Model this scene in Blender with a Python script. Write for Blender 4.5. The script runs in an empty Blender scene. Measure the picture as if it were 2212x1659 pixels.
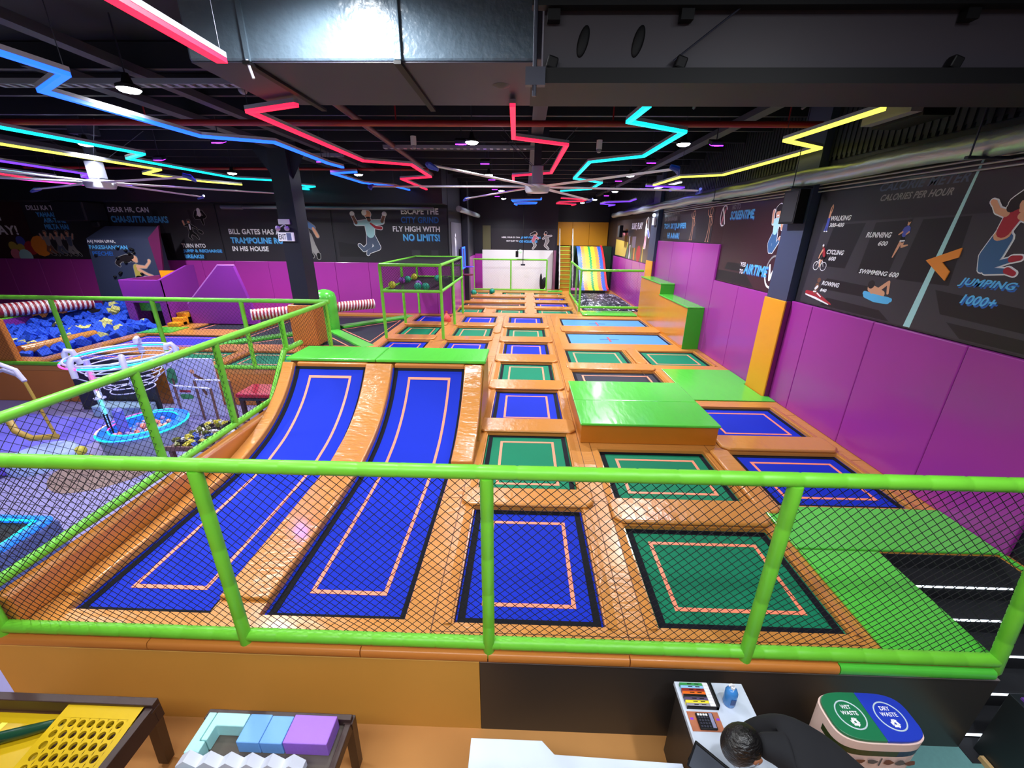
import bpy, bmesh, math, random
from mathutils import Vector, Matrix, Euler
random.seed(7)
SC = bpy.context.scene
COL = SC.collection
PI = math.pi

# ---------------------------------------------------------------- camera, world, exposure, large lights
PITCH, YAW, ROLL, CAMZ = 0.3579, -0.02597, -0.009839, 2.87
cp, sp, cy, sy, cr, sr = math.cos(PITCH), math.sin(PITCH), math.cos(YAW), math.sin(YAW), math.cos(ROLL), math.sin(ROLL)
fwd = Vector((sy*cp, cy*cp, -sp)); rgt = Vector((cy, -sy, 0)); dwn = fwd.cross(rgt)
r2 = cr*rgt + sr*dwn; d2 = -sr*rgt + cr*dwn
cam_data = bpy.data.cameras.new('camera'); cam = bpy.data.objects.new('camera', cam_data); COL.objects.link(cam)
m = Matrix.Identity(4)
for i in range(3):
    m[i][0] = r2[i]; m[i][1] = -d2[i]; m[i][2] = -fwd[i]
m[2][3] = CAMZ
cam.matrix_world = m
cam_data.sensor_width = 36.0; cam_data.lens = 875.3/2212*36.0; cam_data.clip_end = 200; cam_data.clip_start = 0.05
SC.camera = cam
SC.view_settings.view_transform = 'Standard'; SC.view_settings.look = 'None'
SC.view_settings.gamma = 1.0; SC.view_settings.use_curve_mapping = False
SC.view_settings.exposure = 0.5
SC.cycles.max_bounces = 6; SC.cycles.diffuse_bounces = 3; SC.cycles.glossy_bounces = 3; SC.cycles.transparent_max_bounces = 8
SC.cycles.sample_clamp_indirect = 4.0
W = bpy.data.worlds.new('hall'); SC.world = W; W.use_nodes = True
W.node_tree.nodes['Background'].inputs[0].default_value = (0.55, 0.6, 0.85, 1)
W.node_tree.nodes['Background'].inputs[1].default_value = 0.12
FL = -0.87          # reception and play-area floor; the trampoline deck is z = 0

def area_light(name, loc, sx, sy_, power, col=(1, 1, 1)):
    l = bpy.data.lights.new(name, 'AREA'); l.shape = 'RECTANGLE'; l.size = sx; l.size_y = sy_; l.energy = power; l.color = col
    o = bpy.data.objects.new(name, l); COL.objects.link(o); o.location = loc
    return o
# unseen area lights added above the reception, behind the viewer
area_light('reception_fill_light', (-1.6, -0.6, 4.6), 3.0, 1.0, 120, (1, 0.97, 0.92))
area_light('counter_fill_light', (1.6, -0.8, 4.6), 2.0, 1.0, 70, (0.86, 0.92, 1))

# ---------------------------------------------------------------- helpers
def lin(c):
    return tuple(((x/12.92) if x <= 0.04045 else ((x+0.055)/1.055)**2.4) for x in c)
MATS = {}
def mat(name, rgb, rough=0.5, metal=0.0, emis=0.0, noise=0.0, nscale=6.0, bump=0.0, bscale=20.0, stretch=(1, 1, 1), coat=0.0, spec=0.5, alpha=1.0, trans=0.0, ecol=None):
    if name in MATS: return MATS[name]
    M = bpy.data.materials.new(name); M.use_nodes = True; nt = M.node_tree; b = nt.nodes['Principled BSDF']
    c = lin(rgb)+(1,)
    b.inputs['Base Color'].default_value = c; b.inputs['Roughness'].default_value = rough; b.inputs['Metallic'].default_value = metal
    b.inputs['Specular IOR Level'].default_value = spec
    if coat: b.inputs['Coat Weight'].default_value = coat; b.inputs['Coat Roughness'].default_value = 0.12
    if emis: b.inputs['Emission Color'].default_value = (lin(ecol)+(1,)) if ecol else c; b.inputs['Emission Strength'].default_value = emis
    if alpha < 1: b.inputs['Alpha'].default_value = alpha
    if trans: b.inputs['Transmission Weight'].default_value = trans
    if noise or bump:
        tc = nt.nodes.new('ShaderNodeTexCoord'); mp = nt.nodes.new('ShaderNodeMapping'); nt.links.new(tc.outputs['Object'], mp.inputs[0]); mp.inputs['Scale'].default_value = stretch
        if noise:
            n = nt.nodes.new('ShaderNodeTexNoise'); n.inputs['Scale'].default_value = nscale; n.inputs['Detail'].default_value = 4; nt.links.new(mp.outputs[0], n.inputs['Vector'])
            mx = nt.nodes.new('ShaderNodeMix'); mx.data_type = 'RGBA'
            mx.inputs[6].default_value = tuple(x*(1-noise) for x in c[:3])+(1,); mx.inputs[7].default_value = tuple(min(1, x*(1+noise)) for x in c[:3])+(1,)
            nt.links.new(n.outputs[0], mx.inputs[0]); nt.links.new(mx.outputs[2], b.inputs['Base Color'])
        if bump:
            n = nt.nodes.new('ShaderNodeTexNoise'); n.inputs['Scale'].default_value = bscale; n.inputs['Detail'].default_value = 3; nt.links.new(mp.outputs[0], n.inputs['Vector'])
            bp = nt.nodes.new('ShaderNodeBump'); bp.inputs['Strength'].default_value = bump; bp.inputs['Distance'].default_value = 0.02
            nt.links.new(n.outputs[0], bp.inputs['Height']); nt.links.new(bp.outputs[0], b.inputs['Normal'])
    MATS[name] = M
    return M

def dirof(a): return Vector((math.cos(a), math.sin(a), 0))
WL = {}            # world location of every parent
class MB:
    """collects polygons in world coordinates; build() links them as one mesh object"""
    def __init__(s): s.v = []; s.f = []; s.m = []
    def add(s, vs, fs, mi=0):
        n = len(s.v); s.v += [tuple(v) for v in vs]; s.f += [tuple(i+n for i in f) for f in fs]; s.m += [mi]*len(fs); return s
    def box(s, x0, x1, y0, y1, z0, z1, mi=0):
        return s.add([(x0,y0,z0),(x1,y0,z0),(x1,y1,z0),(x0,y1,z0),(x0,y0,z1),(x1,y0,z1),(x1,y1,z1),(x0,y1,z1)],
                     [(0,3,2,1),(4,5,6,7),(0,1,5,4),(1,2,6,5),(2,3,7,6),(3,0,4,7)], mi)
    def obox(s, c, sx, sy, sz, rot=(0,0,0), mi=0):
        R = Euler(rot).to_matrix(); c = Vector(c); vs = []
        for z in (-.5,.5):
            for x, y in ((-.5,-.5),(.5,-.5),(.5,.5),(-.5,.5)): vs.append(c + R @ Vector((x*sx, y*sy, z*sz)))
        return s.add(vs, [(0,3,2,1),(4,5,6,7),(0,1,5,4),(1,2,6,5),(2,3,7,6),(3,0,4,7)], mi)
    def prism(s, poly, z0, z1, mi=0):
        n = len(poly); vs = [(x,y,z0) for x,y in poly]+[(x,y,z1) for x,y in poly]
        return s.add(vs, [tuple(reversed(range(n))), tuple(range(n,2*n))]+[(i,(i+1)%n,n+(i+1)%n,n+i) for i in range(n)], mi)
    def sweepx(s, prof, x0, x1, mi=0, caps=True):      # profile of (y,z) pushed along x
        n = len(prof); vs = [(x0,y,z) for y,z in prof]+[(x1,y,z) for y,z in prof]
        fs = [(i,(i+1)%n,n+(i+1)%n,n+i) for i in range(n)]
        if caps: fs += [tuple(reversed(range(n))), tuple(range(n,2*n))]
        return s.add(vs, fs, mi)
    def poly3(s, pts, mi=0): return s.add(pts, [tuple(range(len(pts)))], mi)
    def tube(s, pts, r, n=8, mi=0, caps=True, closed=False):
        pts = [Vector(p) for p in pts]; N = len(pts); rs = r if isinstance(r, (list, tuple)) else [r]*N
        up = None; vs = []
        for i, p in enumerate(pts):
            a = pts[(i-1) % N] if (i or closed) else pts[0]; b = pts[(i+1) % N] if (i < N-1 or closed) else pts[-1]
            t = (b-a); t = t.normalized() if t.length > 1e-9 else Vector((0,0,1))
            if up is None:
                up = Vector((0,0,1)) if abs(t.z) < .9 else Vector((1,0,0))
            u = (up - t*up.dot(t))
            if u.length < 1e-6: u = t.orthogonal()
            u.normalize(); w = t.cross(u); up = u
            for k in range(n):
                an = 2*PI*k/n; vs.append(p + (u*math.cos(an)+w*math.sin(an))*rs[i])
        fs = []
        for i in range(N if closed else N-1):
            j = (i+1) % N
            for k in range(n): fs.append((i*n+k, i*n+(k+1)%n, j*n+(k+1)%n, j*n+k))
        if caps and not closed: fs += [tuple(reversed(range(n))), tuple(range((N-1)*n, N*n))]
        return s.add(vs, fs, mi)
    def cyl(s, c, r, z0, z1, n=20, mi=0, r2=None):
        return s.lathe(c, [(r, z0), (r if r2 is None else r2, z1)], n, mi)
    def lathe(s, c, prof, n=20, mi=0, caps=True):      # prof of (r, z) around the vertical at c=(x,y)
        vs = []; 
        for r, z in prof:
            for k in range(n): vs.append((c[0]+r*math.cos(2*PI*k/n), c[1]+r*math.sin(2*PI*k/n), z))
        fs = []
        for i in range(len(prof)-1):
            for k in range(n): fs.append((i*n+k, i*n+(k+1)%n, (i+1)*n+(k+1)%n, (i+1)*n+k))
        if caps: fs += [tuple(reversed(range(n))), tuple(range((len(prof)-1)*n, len(prof)*n))]
        return s.add(vs, fs, mi)
    def ball(s, c, rx, ry=None, rz=None, n=16, h=10, mi=0, rot=None):
        ry = rx if ry is None else ry; rz = rx if rz is None else rz; vs = []; c = Vector(c); R = Euler(rot).to_matrix() if rot else None
        for i in range(1, h):
            th = PI*i/h
            for k in range(n):
                p = Vector((rx*math.sin(th)*math.cos(2*PI*k/n), ry*math.sin(th)*math.sin(2*PI*k/n), -rz*math.cos(th))); vs.append(c + (R @ p if R else p))
        b = len(vs); e = Vector((0,0,rz)); vs += [c-(R @ e if R else e), c+(R @ e if R else e)]; fs = []
        for i in range(h-2):
            for k in range(n): fs.append((i*n+k, i*n+(k+1)%n, (i+1)*n+(k+1)%n, (i+1)*n+k))
        for k in range(n): fs.append((b, (k+1)%n, k)); fs.append((b+1, (h-2)*n+k, (h-2)*n+(k+1)%n))
        return s.add(vs, fs, mi)
    def build(s, name, mats, parent=None, bevel=0.0, seg=2, smooth=False, org=None):
        if not s.v: s.v = [(0,0,0)]
        xs, ys, zs = zip(*s.v)
        o = Vector(org) if org else Vector(((min(xs)+max(xs))/2, (min(ys)+max(ys))/2, min(zs)))
        me = bpy.data.meshes.new(name); me.from_pydata([Vector(v)-o for v in s.v], [], s.f); 
        for M in (mats if isinstance(mats, (list, tuple)) else [mats]): me.materials.append(M)
        me.polygons.foreach_set('material_index', s.m); me.update()
        if smooth:
            me.polygons.foreach_set('use_smooth', [True]*len(me.polygons)); me.set_sharp_from_angle(angle=math.radians(40))
        ob = bpy.data.objects.new(name, me); COL.objects.link(ob)
        if parent: ob.parent = parent; ob.location = o - WL[parent.name]
        else: ob.location = o
        WL[ob.name] = o
        if bevel:
            b = ob.modifiers.new('bevel', 'BEVEL'); b.width = bevel; b.segments = seg; b.limit_method = 'ANGLE'; b.angle_limit = math.radians(35)
        return ob

LABELS = set()
def tag(o, label, cat, group=None):
    o['label'] = label; o['category'] = cat
    if group: o['group'] = group
    return o
def thing(name, label, cat, loc=(0,0,0), group=None):
    o = bpy.data.objects.new(name, None); COL.objects.link(o); o.location = loc; o.empty_display_size = .1; WL[o.name] = Vector(loc)
    return tag(o, label, cat, group)
def struct(mb, name, mats, **k):
    o = mb.build(name, mats, **k); o['kind'] = 'structure'; return o

# ---- lettering and flat printed figures
_font_obj = bpy.data.objects.new('lettering_tmp', bpy.data.curves.new('lettering_tmp', 'FONT'))
_font_cache = {}
def glyphs(text, bold, shear):
    key = (text, bold, shear)
    if key not in _font_cache:
        cu = bpy.data.curves.new('t', 'FONT'); cu.body = text; cu.offset = bold; cu.shear = shear; cu.resolution_u = 3; cu.fill_mode = 'BOTH'; cu.space_character = 1.0+bold*1.5
        ob = bpy.data.objects.new('t', cu); COL.objects.link(ob); dg = bpy.context.evaluated_depsgraph_get(); dg.update()
        me = bpy.data.meshes.new_from_object(ob.evaluated_get(dg))
        vs = [(v.co.x, v.co.y) for v in me.vertices]; fs = [tuple(p.vertices) for p in me.polygons]
        bpy.data.objects.remove(ob); bpy.data.curves.remove(cu); bpy.data.meshes.remove(me)
        _font_cache[key] = (vs, fs)
    return _font_cache[key]
def text(mb, s, org, u, v, width, height=None, mi=0, bold=0.02, shear=0.0):
    """letters laid on the plane org + a*u + b*v, scaled to the given width and height, lower-left corner at org"""
    vs, fs = glyphs(s, bold, shear); xs = [p[0] for p in vs]; ys = [p[1] for p in vs]
    x0, x1, y0, y1 = min(xs), max(xs), min(ys), max(ys); kx = width/(x1-x0); ky = (height/(y1-y0)) if height else kx
    org, u, v = Vector(org), Vector(u), Vector(v)
    mb.add([org + u*((x-x0)*kx) + v*((y-y0)*ky) for x, y in vs], fs, mi)
def strokes(mb, items, org, u, v, n, sc=1.0, outline=None, grow=0.02, lift0=0.001):
    """flat printed figure: items of (material index, [(x, y, r), ...]) drawn as tapered capsules, later items on top"""
    org, u, v, n = Vector(org), Vector(u), Vector(v), Vector(n)
    def cap(pts, mi, g):
        for i, (x, y, r) in enumerate(pts):
            cnt_[0] += 1; lift = lift0 + cnt_[0]*.00018; r = (r+g)*sc; c = org + u*(x*sc) + v*(y*sc) + n*lift
            mb.add([c + u*(r*math.cos(2*PI*k/12)) + v*(r*math.sin(2*PI*k/12)) for k in range(12)], [tuple(range(12))], mi)
            if i:
                px, py, pr = pts[i-1]; pr = (pr+g)*sc; a = Vector(((x-px)*sc, (y-py)*sc, 0))
                if a.length > 1e-6:
                    a.normalize(); w = u*(-a.y) + v*a.x; lift += .00009; q = org + u*(px*sc) + v*(py*sc) + n*lift; c = org + u*(x*sc) + v*(y*sc) + n*lift
                    mb.add([q + w*pr, q - w*pr, c - w*r, c + w*r], [(0,1,2,3)], mi)
    cnt_ = [0]
    if outline is not None:
        for mi, pts in items: cap(pts, outline, grow)
    for mi, pts in items: cap(pts, mi, 0)

# ---- knotted net: thin strands in diamonds, clipped to a convex polygon
def net(mb, poly, cell=0.05, r=0.0022, wav=0.006, mi=0, square=False, bulge=0.0):
    P = [Vector(p) for p in poly]; o = P[0]; u = (P[1]-P[0]).normalized(); n = None
    for k in range(2, len(P)):
        n = u.cross(P[k]-o)
        if n.length > 1e-6: break
    n.normalize(); w = n.cross(u)
    Q = [((p-o).dot(u), (p-o).dot(w)) for p in P]; cx = sum(q[0] for q in Q)/len(Q); cyy = sum(q[1] for q in Q)/len(Q)
    for ang in ((0, PI/2) if square else (PI/4, -PI/4)):
        dx, dy = math.cos(ang), math.sin(ang); nx, ny = -dy, dx
        ds = [q[0]*nx+q[1]*ny for q in Q]; k = math.ceil(min(ds)/cell)
        while k*cell < max(ds):
            d = k*cell; k += 1; hit = []
            for i in range(len(Q)):
                a, b = Q[i], Q[(i+1) % len(Q)]; da, db = a[0]*nx+a[1]*ny-d, b[0]*nx+b[1]*ny-d
                if (da < 0) != (db < 0):
                    t = da/(da-db); x, y = a[0]+(b[0]-a[0])*t, a[1]+(b[1]-a[1])*t; hit.append((x*dx+y*dy, x, y))
            if len(hit) < 2: continue
            hit.sort(); (s0, xa, ya), (s1, xb, yb) = hit[0], hit[-1]; L = s1-s0
            if L < cell*.3: continue
            seg = max(1, int(L/0.22)) if wav else 1; pts = []
            for j in range(seg+1):
                t = j/seg; x, y = xa+(xb-xa)*t, ya+(yb-ya)*t; env = min(1, 4*t*(1-t)*2) 
                ph = x*3.1+y*2.3
                off = wav*env*math.sin(ph*1.7); x += nx*off; y += ny*off
                pts.append(o + u*x + w*y + n*(bulge*env*math.sin(x*2.2)*math.sin(y*2.6+.5)))
            mb.tube(pts, r, 3, mi, caps=False)
def sleeve(mb, pts, r, pitch=0.24, n=12, mi=0):
    """foam-sleeved pipe with a shallow taped seam every pitch metres"""
    out, rs = [], []
    for a, b in zip(pts, pts[1:]):
        a, b = Vector(a), Vector(b); L = (b-a).length; k = max(1, round(L/pitch))
        for i in range(k):
            for t, q in ((0, .93), (.012/L*k, 1), (1-.012/L*k, 1)):
                out.append(a+(b-a)*((i+min(max(t, 0), 1))/k)); rs.append(r*q)
    out.append(Vector(pts[-1])); rs.append(r*.93)
    mb.tube(out, rs, n, mi)
def fence(name, label, rails, posts, nets, r=0.045, cell=0.05, nr=0.0026, loc=None, rm=None, nm=None, wav=.006, group=None, bulge=0.0, pitch=.24):
    t = thing(name, label, 'netted railing', loc or posts[0][0], group)
    for p in rails: b = MB(); sleeve(b, p, r, pitch); b.build('rail', rm or LIME, t, smooth=True)
    for p in posts: b = MB(); sleeve(b, p, r*.95, pitch*1.3); b.build('post', rm or LIME, t, smooth=True)
    for q in nets: b = MB(); net(b, q, cell, nr, wav, bulge=bulge); b.build('net', nm or NETM, t)
    return t

# ---------------------------------------------------------------- materials
BOLSTER_LONG = mat('orange_vinyl_creased', (.78,.52,.24), .26, bump=.8, bscale=6, stretch=(.8,2.8,1), coat=.45)
ORANGE = mat('orange_vinyl', (.78,.52,.24), .3, noise=.10, nscale=1.6, bump=.35, bscale=7, stretch=(1,2.6,1), coat=.3)
BOLSTER = mat('orange_vinyl_wrinkled', (.78,.52,.24), .27, bump=.5, bscale=6, stretch=(1.6,1,1), coat=.4)
ORANGEWOOD = mat('orange_padded_board', (.78,.48,.20), .4, noise=.06, nscale=2, coat=.1)
GREEN = mat('green_vinyl', (.33,.77,.25), .24, noise=.05, nscale=2, bump=.3, bscale=4, stretch=(2.6,.8,1), coat=.35)
LIME = mat('lime_foam_sleeve', (.43,.78,.20), .42, noise=.08, nscale=5, bump=.15, bscale=12)
NETM = mat('black_net_cord', (.05,.05,.07), .8)
BLUE = mat('blue_jump_mat', (.02,.16,.71), .7, noise=.10, nscale=1.2, spec=.2)
GREENMAT = mat('green_jump_mat', (.03,.47,.33), .7, noise=.08, nscale=1.5, spec=.2)
BLACKMAT = mat('black_jump_mat', (.075,.085,.15), .7, noise=.08, nscale=2)
SKYMAT = mat('light_blue_jump_mat', (.25,.53,.88), .65, noise=.10, nscale=3, stretch=(.6,3,1))
WEB = mat('black_webbing', (.02,.03,.075), .75, spec=.2)
LINE = mat('salmon_marker_tape', (.99,.56,.42), .5)
REDT = mat('red_marker_tape', (.62,.22,.28), .5)
PURPLE = mat('purple_wall_pad', (.62,.19,.60), .33, noise=.07, nscale=1.1, bump=.08, bscale=2, coat=.2)
PURPLE2 = mat('violet_panel', (.50,.17,.60), .4, noise=.06, nscale=1.5)
DARK = mat('dark_navy_paint', (.075,.08,.13), .5, noise=.15, nscale=2)
PILLAR = mat('slate_paint', (.22,.25,.36), .45, noise=.06, nscale=2)
BLACK = mat('black_plastic', (.03,.03,.045), .55, spec=.3)
CEIL = mat('black_ceiling_paint', (.045,.05,.085), .7, noise=.2, nscale=.8)
DUCTM = mat('painted_duct_board', (.36,.43,.49), .3, noise=.12, nscale=3, bump=.5, bscale=14)
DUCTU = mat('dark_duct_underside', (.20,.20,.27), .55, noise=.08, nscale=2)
STEELD = mat('dark_steel', (.20,.21,.27), .4, metal=.4)
SILVER = mat('foil_insulation', (.62,.66,.68), .35, metal=.55, bump=.7, bscale=9, stretch=(1,.5,1))
ALU = mat('brushed_aluminium', (.84,.84,.92), .4, metal=.3)
WHITE = mat('white_paint', (.92,.92,.94), .5)
REDPIPE = mat('red_sprinkler_pipe', (.55,.10,.13), .35)
MURAL = mat('dark_mural_print', (.17,.16,.19), .35, noise=.22, nscale=.7, coat=.15)
MURALRED = mat('maroon_mural_print', (.22,.11,.14), .35, noise=.25, nscale=.8, coat=.15)
MURLINE = mat('mural_panel_lines', (.105,.10,.125), .4)
MURPANE = mat('mural_panel_shapes', (.225,.215,.25), .4)
TW = mat('white_print', (.93,.93,.96), .4); TB = mat('sky_blue_print', (.36,.72,.95), .4); TBD = mat('deep_blue_print', (.16,.40,.75), .4)
SKIN = mat('printed_skin', (.86,.62,.50), .45); SKIND = mat('printed_brown_skin', (.47,.31,.25), .45)
PBLUE = mat('printed_blue', (.28,.33,.72), .45); PSHIRT = mat('printed_shirt_blue', (.35,.50,.74), .45); PJEANS = mat('printed_denim', (.22,.38,.56), .45)
PGREY = mat('printed_grey', (.55,.54,.55), .45); PSLATE = mat('printed_slate', (.30,.35,.45), .45); PRED = mat('printed_red', (.66,.16,.22), .45)
PHAIR = mat('printed_hair', (.13,.10,.12), .45); PORANGE = mat('printed_orange', (.92,.55,.20), .45); PPALE = mat('printed_pale_cyan', (.66,.85,.88), .45)
PYEL = mat('printed_olive', (.72,.64,.30), .45); PGREEN = mat('printed_green', (.25,.55,.35), .45); PPINK = mat('printed_pink', (.80,.45,.55), .45)
YELLOWB = mat('yellow_laminate', (.82,.61,.27), .42, noise=.04, nscale=2)
BLACKB = mat('charcoal_laminate', (.20,.185,.18), .4, noise=.05, nscale=2)
EDGE = mat('pale_edge_banding', (.95,.80,.45), .5); EDGEG = mat('grey_edge_banding', (.50,.47,.46), .5)
TEAL = mat('teal_carpet', (.40,.60,.60), .85, noise=.1, nscale=30)
TANFLOOR = mat('tan_carpet', (.79,.56,.31), .75, noise=.08, nscale=3)
LILAC = mat('pale_play_floor', (.56,.54,.72), .45, noise=.08, nscale=2)
MARBLE = mat('white_marble_laminate', (.80,.84,.91), .3, noise=.06, nscale=5)
YELLOWP = mat('yellow_padding', (.90,.60,.10), .4, noise=.05, nscale=1.5)

def glow(name, rgb, s): return mat(name, rgb, .5, emis=s)
E_RED = glow('red_led', (1.0,.10,.22), 2.2); E_CYAN = glow('cyan_led', (.05,.88,.93), 1.7); E_BLUE = glow('blue_led', (.10,.32,1.0), 2.4)
E_YEL = glow('yellow_led', (.93,.93,.32), 1.5); E_PUR = glow('violet_led', (.34,.16,1.0), 2.5); E_WHITE = glow('white_led', (.90,.95,1.0), 2.5)
E_PINK = glow('pink_led', (.93,.25,.75), 2.0); E_LAMP = glow('lamp_lens', (.95,.98,1.0), 30.0); E_UV = glow('uv_lens', (.50,.10,1.0), 14.0)
E_UVC = glow('uv_core', (.95,.35,.95), 9.0)
E = None
# ---------------------------------------------------------------- the setting
CZ = 5.0
YW, YF, XR, XLW = 15.05, 22.6, 4.72, -2.65      # mural wall, far wall, wall on the right, side wall of the far bay
b = MB(); b.box(-24, 9, -3, YF+3, FL-.1, FL); struct(b, 'floor', TANFLOOR)
b = MB(); b.box(2.80, 3.56, -1, 2.09, FL, FL+.006); struct(b, 'trim_3', TEAL)
b = MB(); b.box(-24, -4.06, 2.2, 8.28, FL, FL+.008); struct(b, 'trim_4', LILAC)
b = MB(); b.box(-24, 9, -3, YF+3, CZ, CZ+.15); struct(b, 'ceiling', CEIL)
b = MB()
b.box(-24, XLW, YW, YW+.15, FL, CZ); struct(b, 'wall_mural', DARK)
b = MB(); b.box(XLW-.15, XLW, YW+.15, YF+2.2, FL, CZ); struct(b, 'wall_bay', DARK)
b = MB(); b.box(XR, XR+.15, 2.0, YF+2.2, FL, CZ); b.box(XR, XR+.15, -3, 2.0, FL, CZ); struct(b, 'wall_right', DARK)
b = MB(); b.box(XLW, 1.72, YF, YF+.15, FL, CZ); b.box(1.72, XR, YF+2.0, YF+2.15, FL, CZ); b.box(1.66, 1.72, YF+.15, YF+2, FL, CZ); struct(b, 'wall_back', DARK)
b = MB(); b.box(-24.15, -24, -3, YW+.15, FL, CZ); struct(b, 'wall_left', DARK)
# white lower half of the far wall
b = MB(); b.box(XLW+.42, 1.52, YF-.03, YF-.003, 0, 2.0); struct(b, 'trim_5', WHITE)
# padded purple dado along every wall, in panels with shallow joints
def dado(name, axis, at, a0, a1, z0, z1, th, step, M, first=0.0):
    b = MB(); a = a0
    cuts = [a0]; x = a0 + (first or step)
    while x < a1-.15: cuts.append(x); x += step
    cuts.append(a1)
    for p, q in zip(cuts, cuts[1:]):
        if axis == 'x': b.box(p+.004, q-.004, at-th, at-.002, z0, z1)
        elif axis == '-x': b.box(at-th, at-.002, p+.004, q-.004, z0, z1)
        else: b.box(at+.002, at+th, p+.004, q-.004, z0, z1)
    return struct(b, name, M, bevel=.012)
dado('baseboard_mural', 'x', YW, -23.9, XLW, .001, 1.81, .06, 1.22, PURPLE)
dado('baseboard_bay', 'y', XLW, YW+.2, YF-.1, .001, 1.75, .06, 1.22, PURPLE)
dado('baseboard_right', '-x', XR, 3.2, 7.24, .001, 1.80, .06, 1.22, PURPLE, 1.05)
dado('baseboard_middle', '-x', XR, 7.88, 10.36, .001, 1.82, .06, 1.24, PURPLE)
dado('baseboard_steps', '-x', XR, 10.37, 15.18, .001, 2.65, .06, 1.6, PURPLE)
dado('baseboard_far', '-x', XR, 15.95, 22.4, .001, 1.78, .06, 1.22, PURPLE)
b = MB(); b.box(XLW+.06, XLW+.42, YF-.25, YF-.003, .001, 1.8); struct(b, 'baseboard_back', PURPLE, bevel=.01)
b = MB(); b.box(1.54, 1.66, YF-.35, YF-.003, .001, 2.0); struct(b, 'trim_6', mat('mauve_return', (.50,.30,.42), .4))
# the pillar between the two long murals, and the one farther down
for nm, y0, y1, zt in (('column_near', 7.262, 7.862, 1.78), ('column_far', 15.20, 15.92, 1.95)):
    b = MB(); b.box(4.58, XR-.002, y0, y1, 0.001, CZ-.002); struct(b, nm, PILLAR)
for i, (y0, y1, zt) in enumerate(((7.25, 7.875, 1.79), (15.18, 15.94, 1.95))):
    t = thing('pillar_pad', ['tall ochre and plum pillar pad beside the calorie mural', 'ochre pillar pad at the top of the stepped boxes'][i], 'pillar pad', (4.55, (y0+y1)/2, .001), 'pads wrapped round the wall pillars')
    b = MB(); b.box(4.545, 4.575, y0-.03, y1, .004, zt); b.build('side_pad', YELLOWP, t, bevel=.01)
    b = MB(); b.box(4.577, 4.655, y0-.03, y0-.003, .004, zt); b.build('front_pad', mat('plum_pad', (.45,.10,.38), .4), t, bevel=.008)
b = MB(); b.box(XLW+.02, XLW+.26, 18.1, 18.6, .001, CZ-.002); struct(b, 'column_bay', DARK)
b = MB(); b.box(-5.93, -5.5, 10.36, 10.88, -.02, CZ-.002); struct(b, 'column_centre', PILLAR if 0 else mat('column_black_paint', (.10,.11,.17), .45))
b = MB()
b.box(-6.06, -5.40, 10.27, 10.33, .004, 1.07); b.box(-6.06, -6.0, 10.33, 10.95, .004, 1.07); b.box(-5.46, -5.40, 10.33, 10.95, .004, 1.07); b.box(-6.0, -5.46, 10.89, 10.95, .004, 1.07)
tag(b.build('column_pad', ORANGEWOOD, bevel=.02), 'square orange pad wrapped round the foot of the black column', 'column pad')
b = MB(); b.add([(-6.35,10.5,4.62),(-5.93,10.5,4.62),(-5.93,10.5,4.0)],[(0,1,2)]); b.add([(-6.35,10.52,4.62),(-5.93,10.52,4.62),(-5.93,10.52,4.0)],[(2,1,0)])
b.add([(-5.5,10.5,4.62),(-5.08,10.5,4.62),(-5.5,10.5,4.0)],[(0,1,2)]); b.add([(-5.5,10.52,4.62),(-5.08,10.52,4.62),(-5.5,10.52,4.0)],[(2,1,0)])
struct(b, 'trim_7', STEELD)
# ceiling steel: purlins across, beams along
b = MB()
for k in range(17):
    y = 5.9+k*1.05; b.box(-23.5, XR-.01, y, y+.07, 4.72, 4.99)
struct(b, 'beam_purlins', mat('purlin_grey', (.10,.11,.155), .55))
b = MB()
for x in (-11.2, -5.75, .2): b.box(x-.11, x+.11, 5.5, YF, 4.62, 4.715); 
b.box(-4.85, -4.7, 3.0, 15, 4.62, 4.715); b.box(3.55, 3.75, 5.5, YF, 4.62, 4.715)
struct(b, 'beam_long', mat('beam_grey', (.19,.20,.25), .55))
b = MB(); b.box(XR-.02, XR-.002, 3.0, 22, 4.0, 4.99); 
for k in range(190): b.box(XR-.032, XR-.02, 3.0+k*.1, 3.0+k*.1+.05, 3.95, 4.99)
struct(b, 'trim_8', mat('corrugated_sheet', (.12,.145,.17), .5, metal=.2))
b = MB(); b.box(-23.9, XLW-.01, YW-.9, YW-.002, 3.72, 4.99); struct(b, 'trim_9', DARK)
# front of the raised deck: yellow board, charcoal board, and the padded edge above
b = MB(); b.box(-4.05, -.276, 2.075, 2.095, FL, -.105); b.box(-4.05, -.276, 2.073, 2.097, -.105, -.098, 1); struct(b, 'trim_1', [YELLOWB, EDGE])
b = MB(); b.box(-.272, 3.46, 2.075, 2.095, FL, -.105); b.box(-.272, 3.46, 2.073, 2.097, -.105, -.098, 1); struct(b, 'trim_2', [BLACKB, EDGEG])

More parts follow.
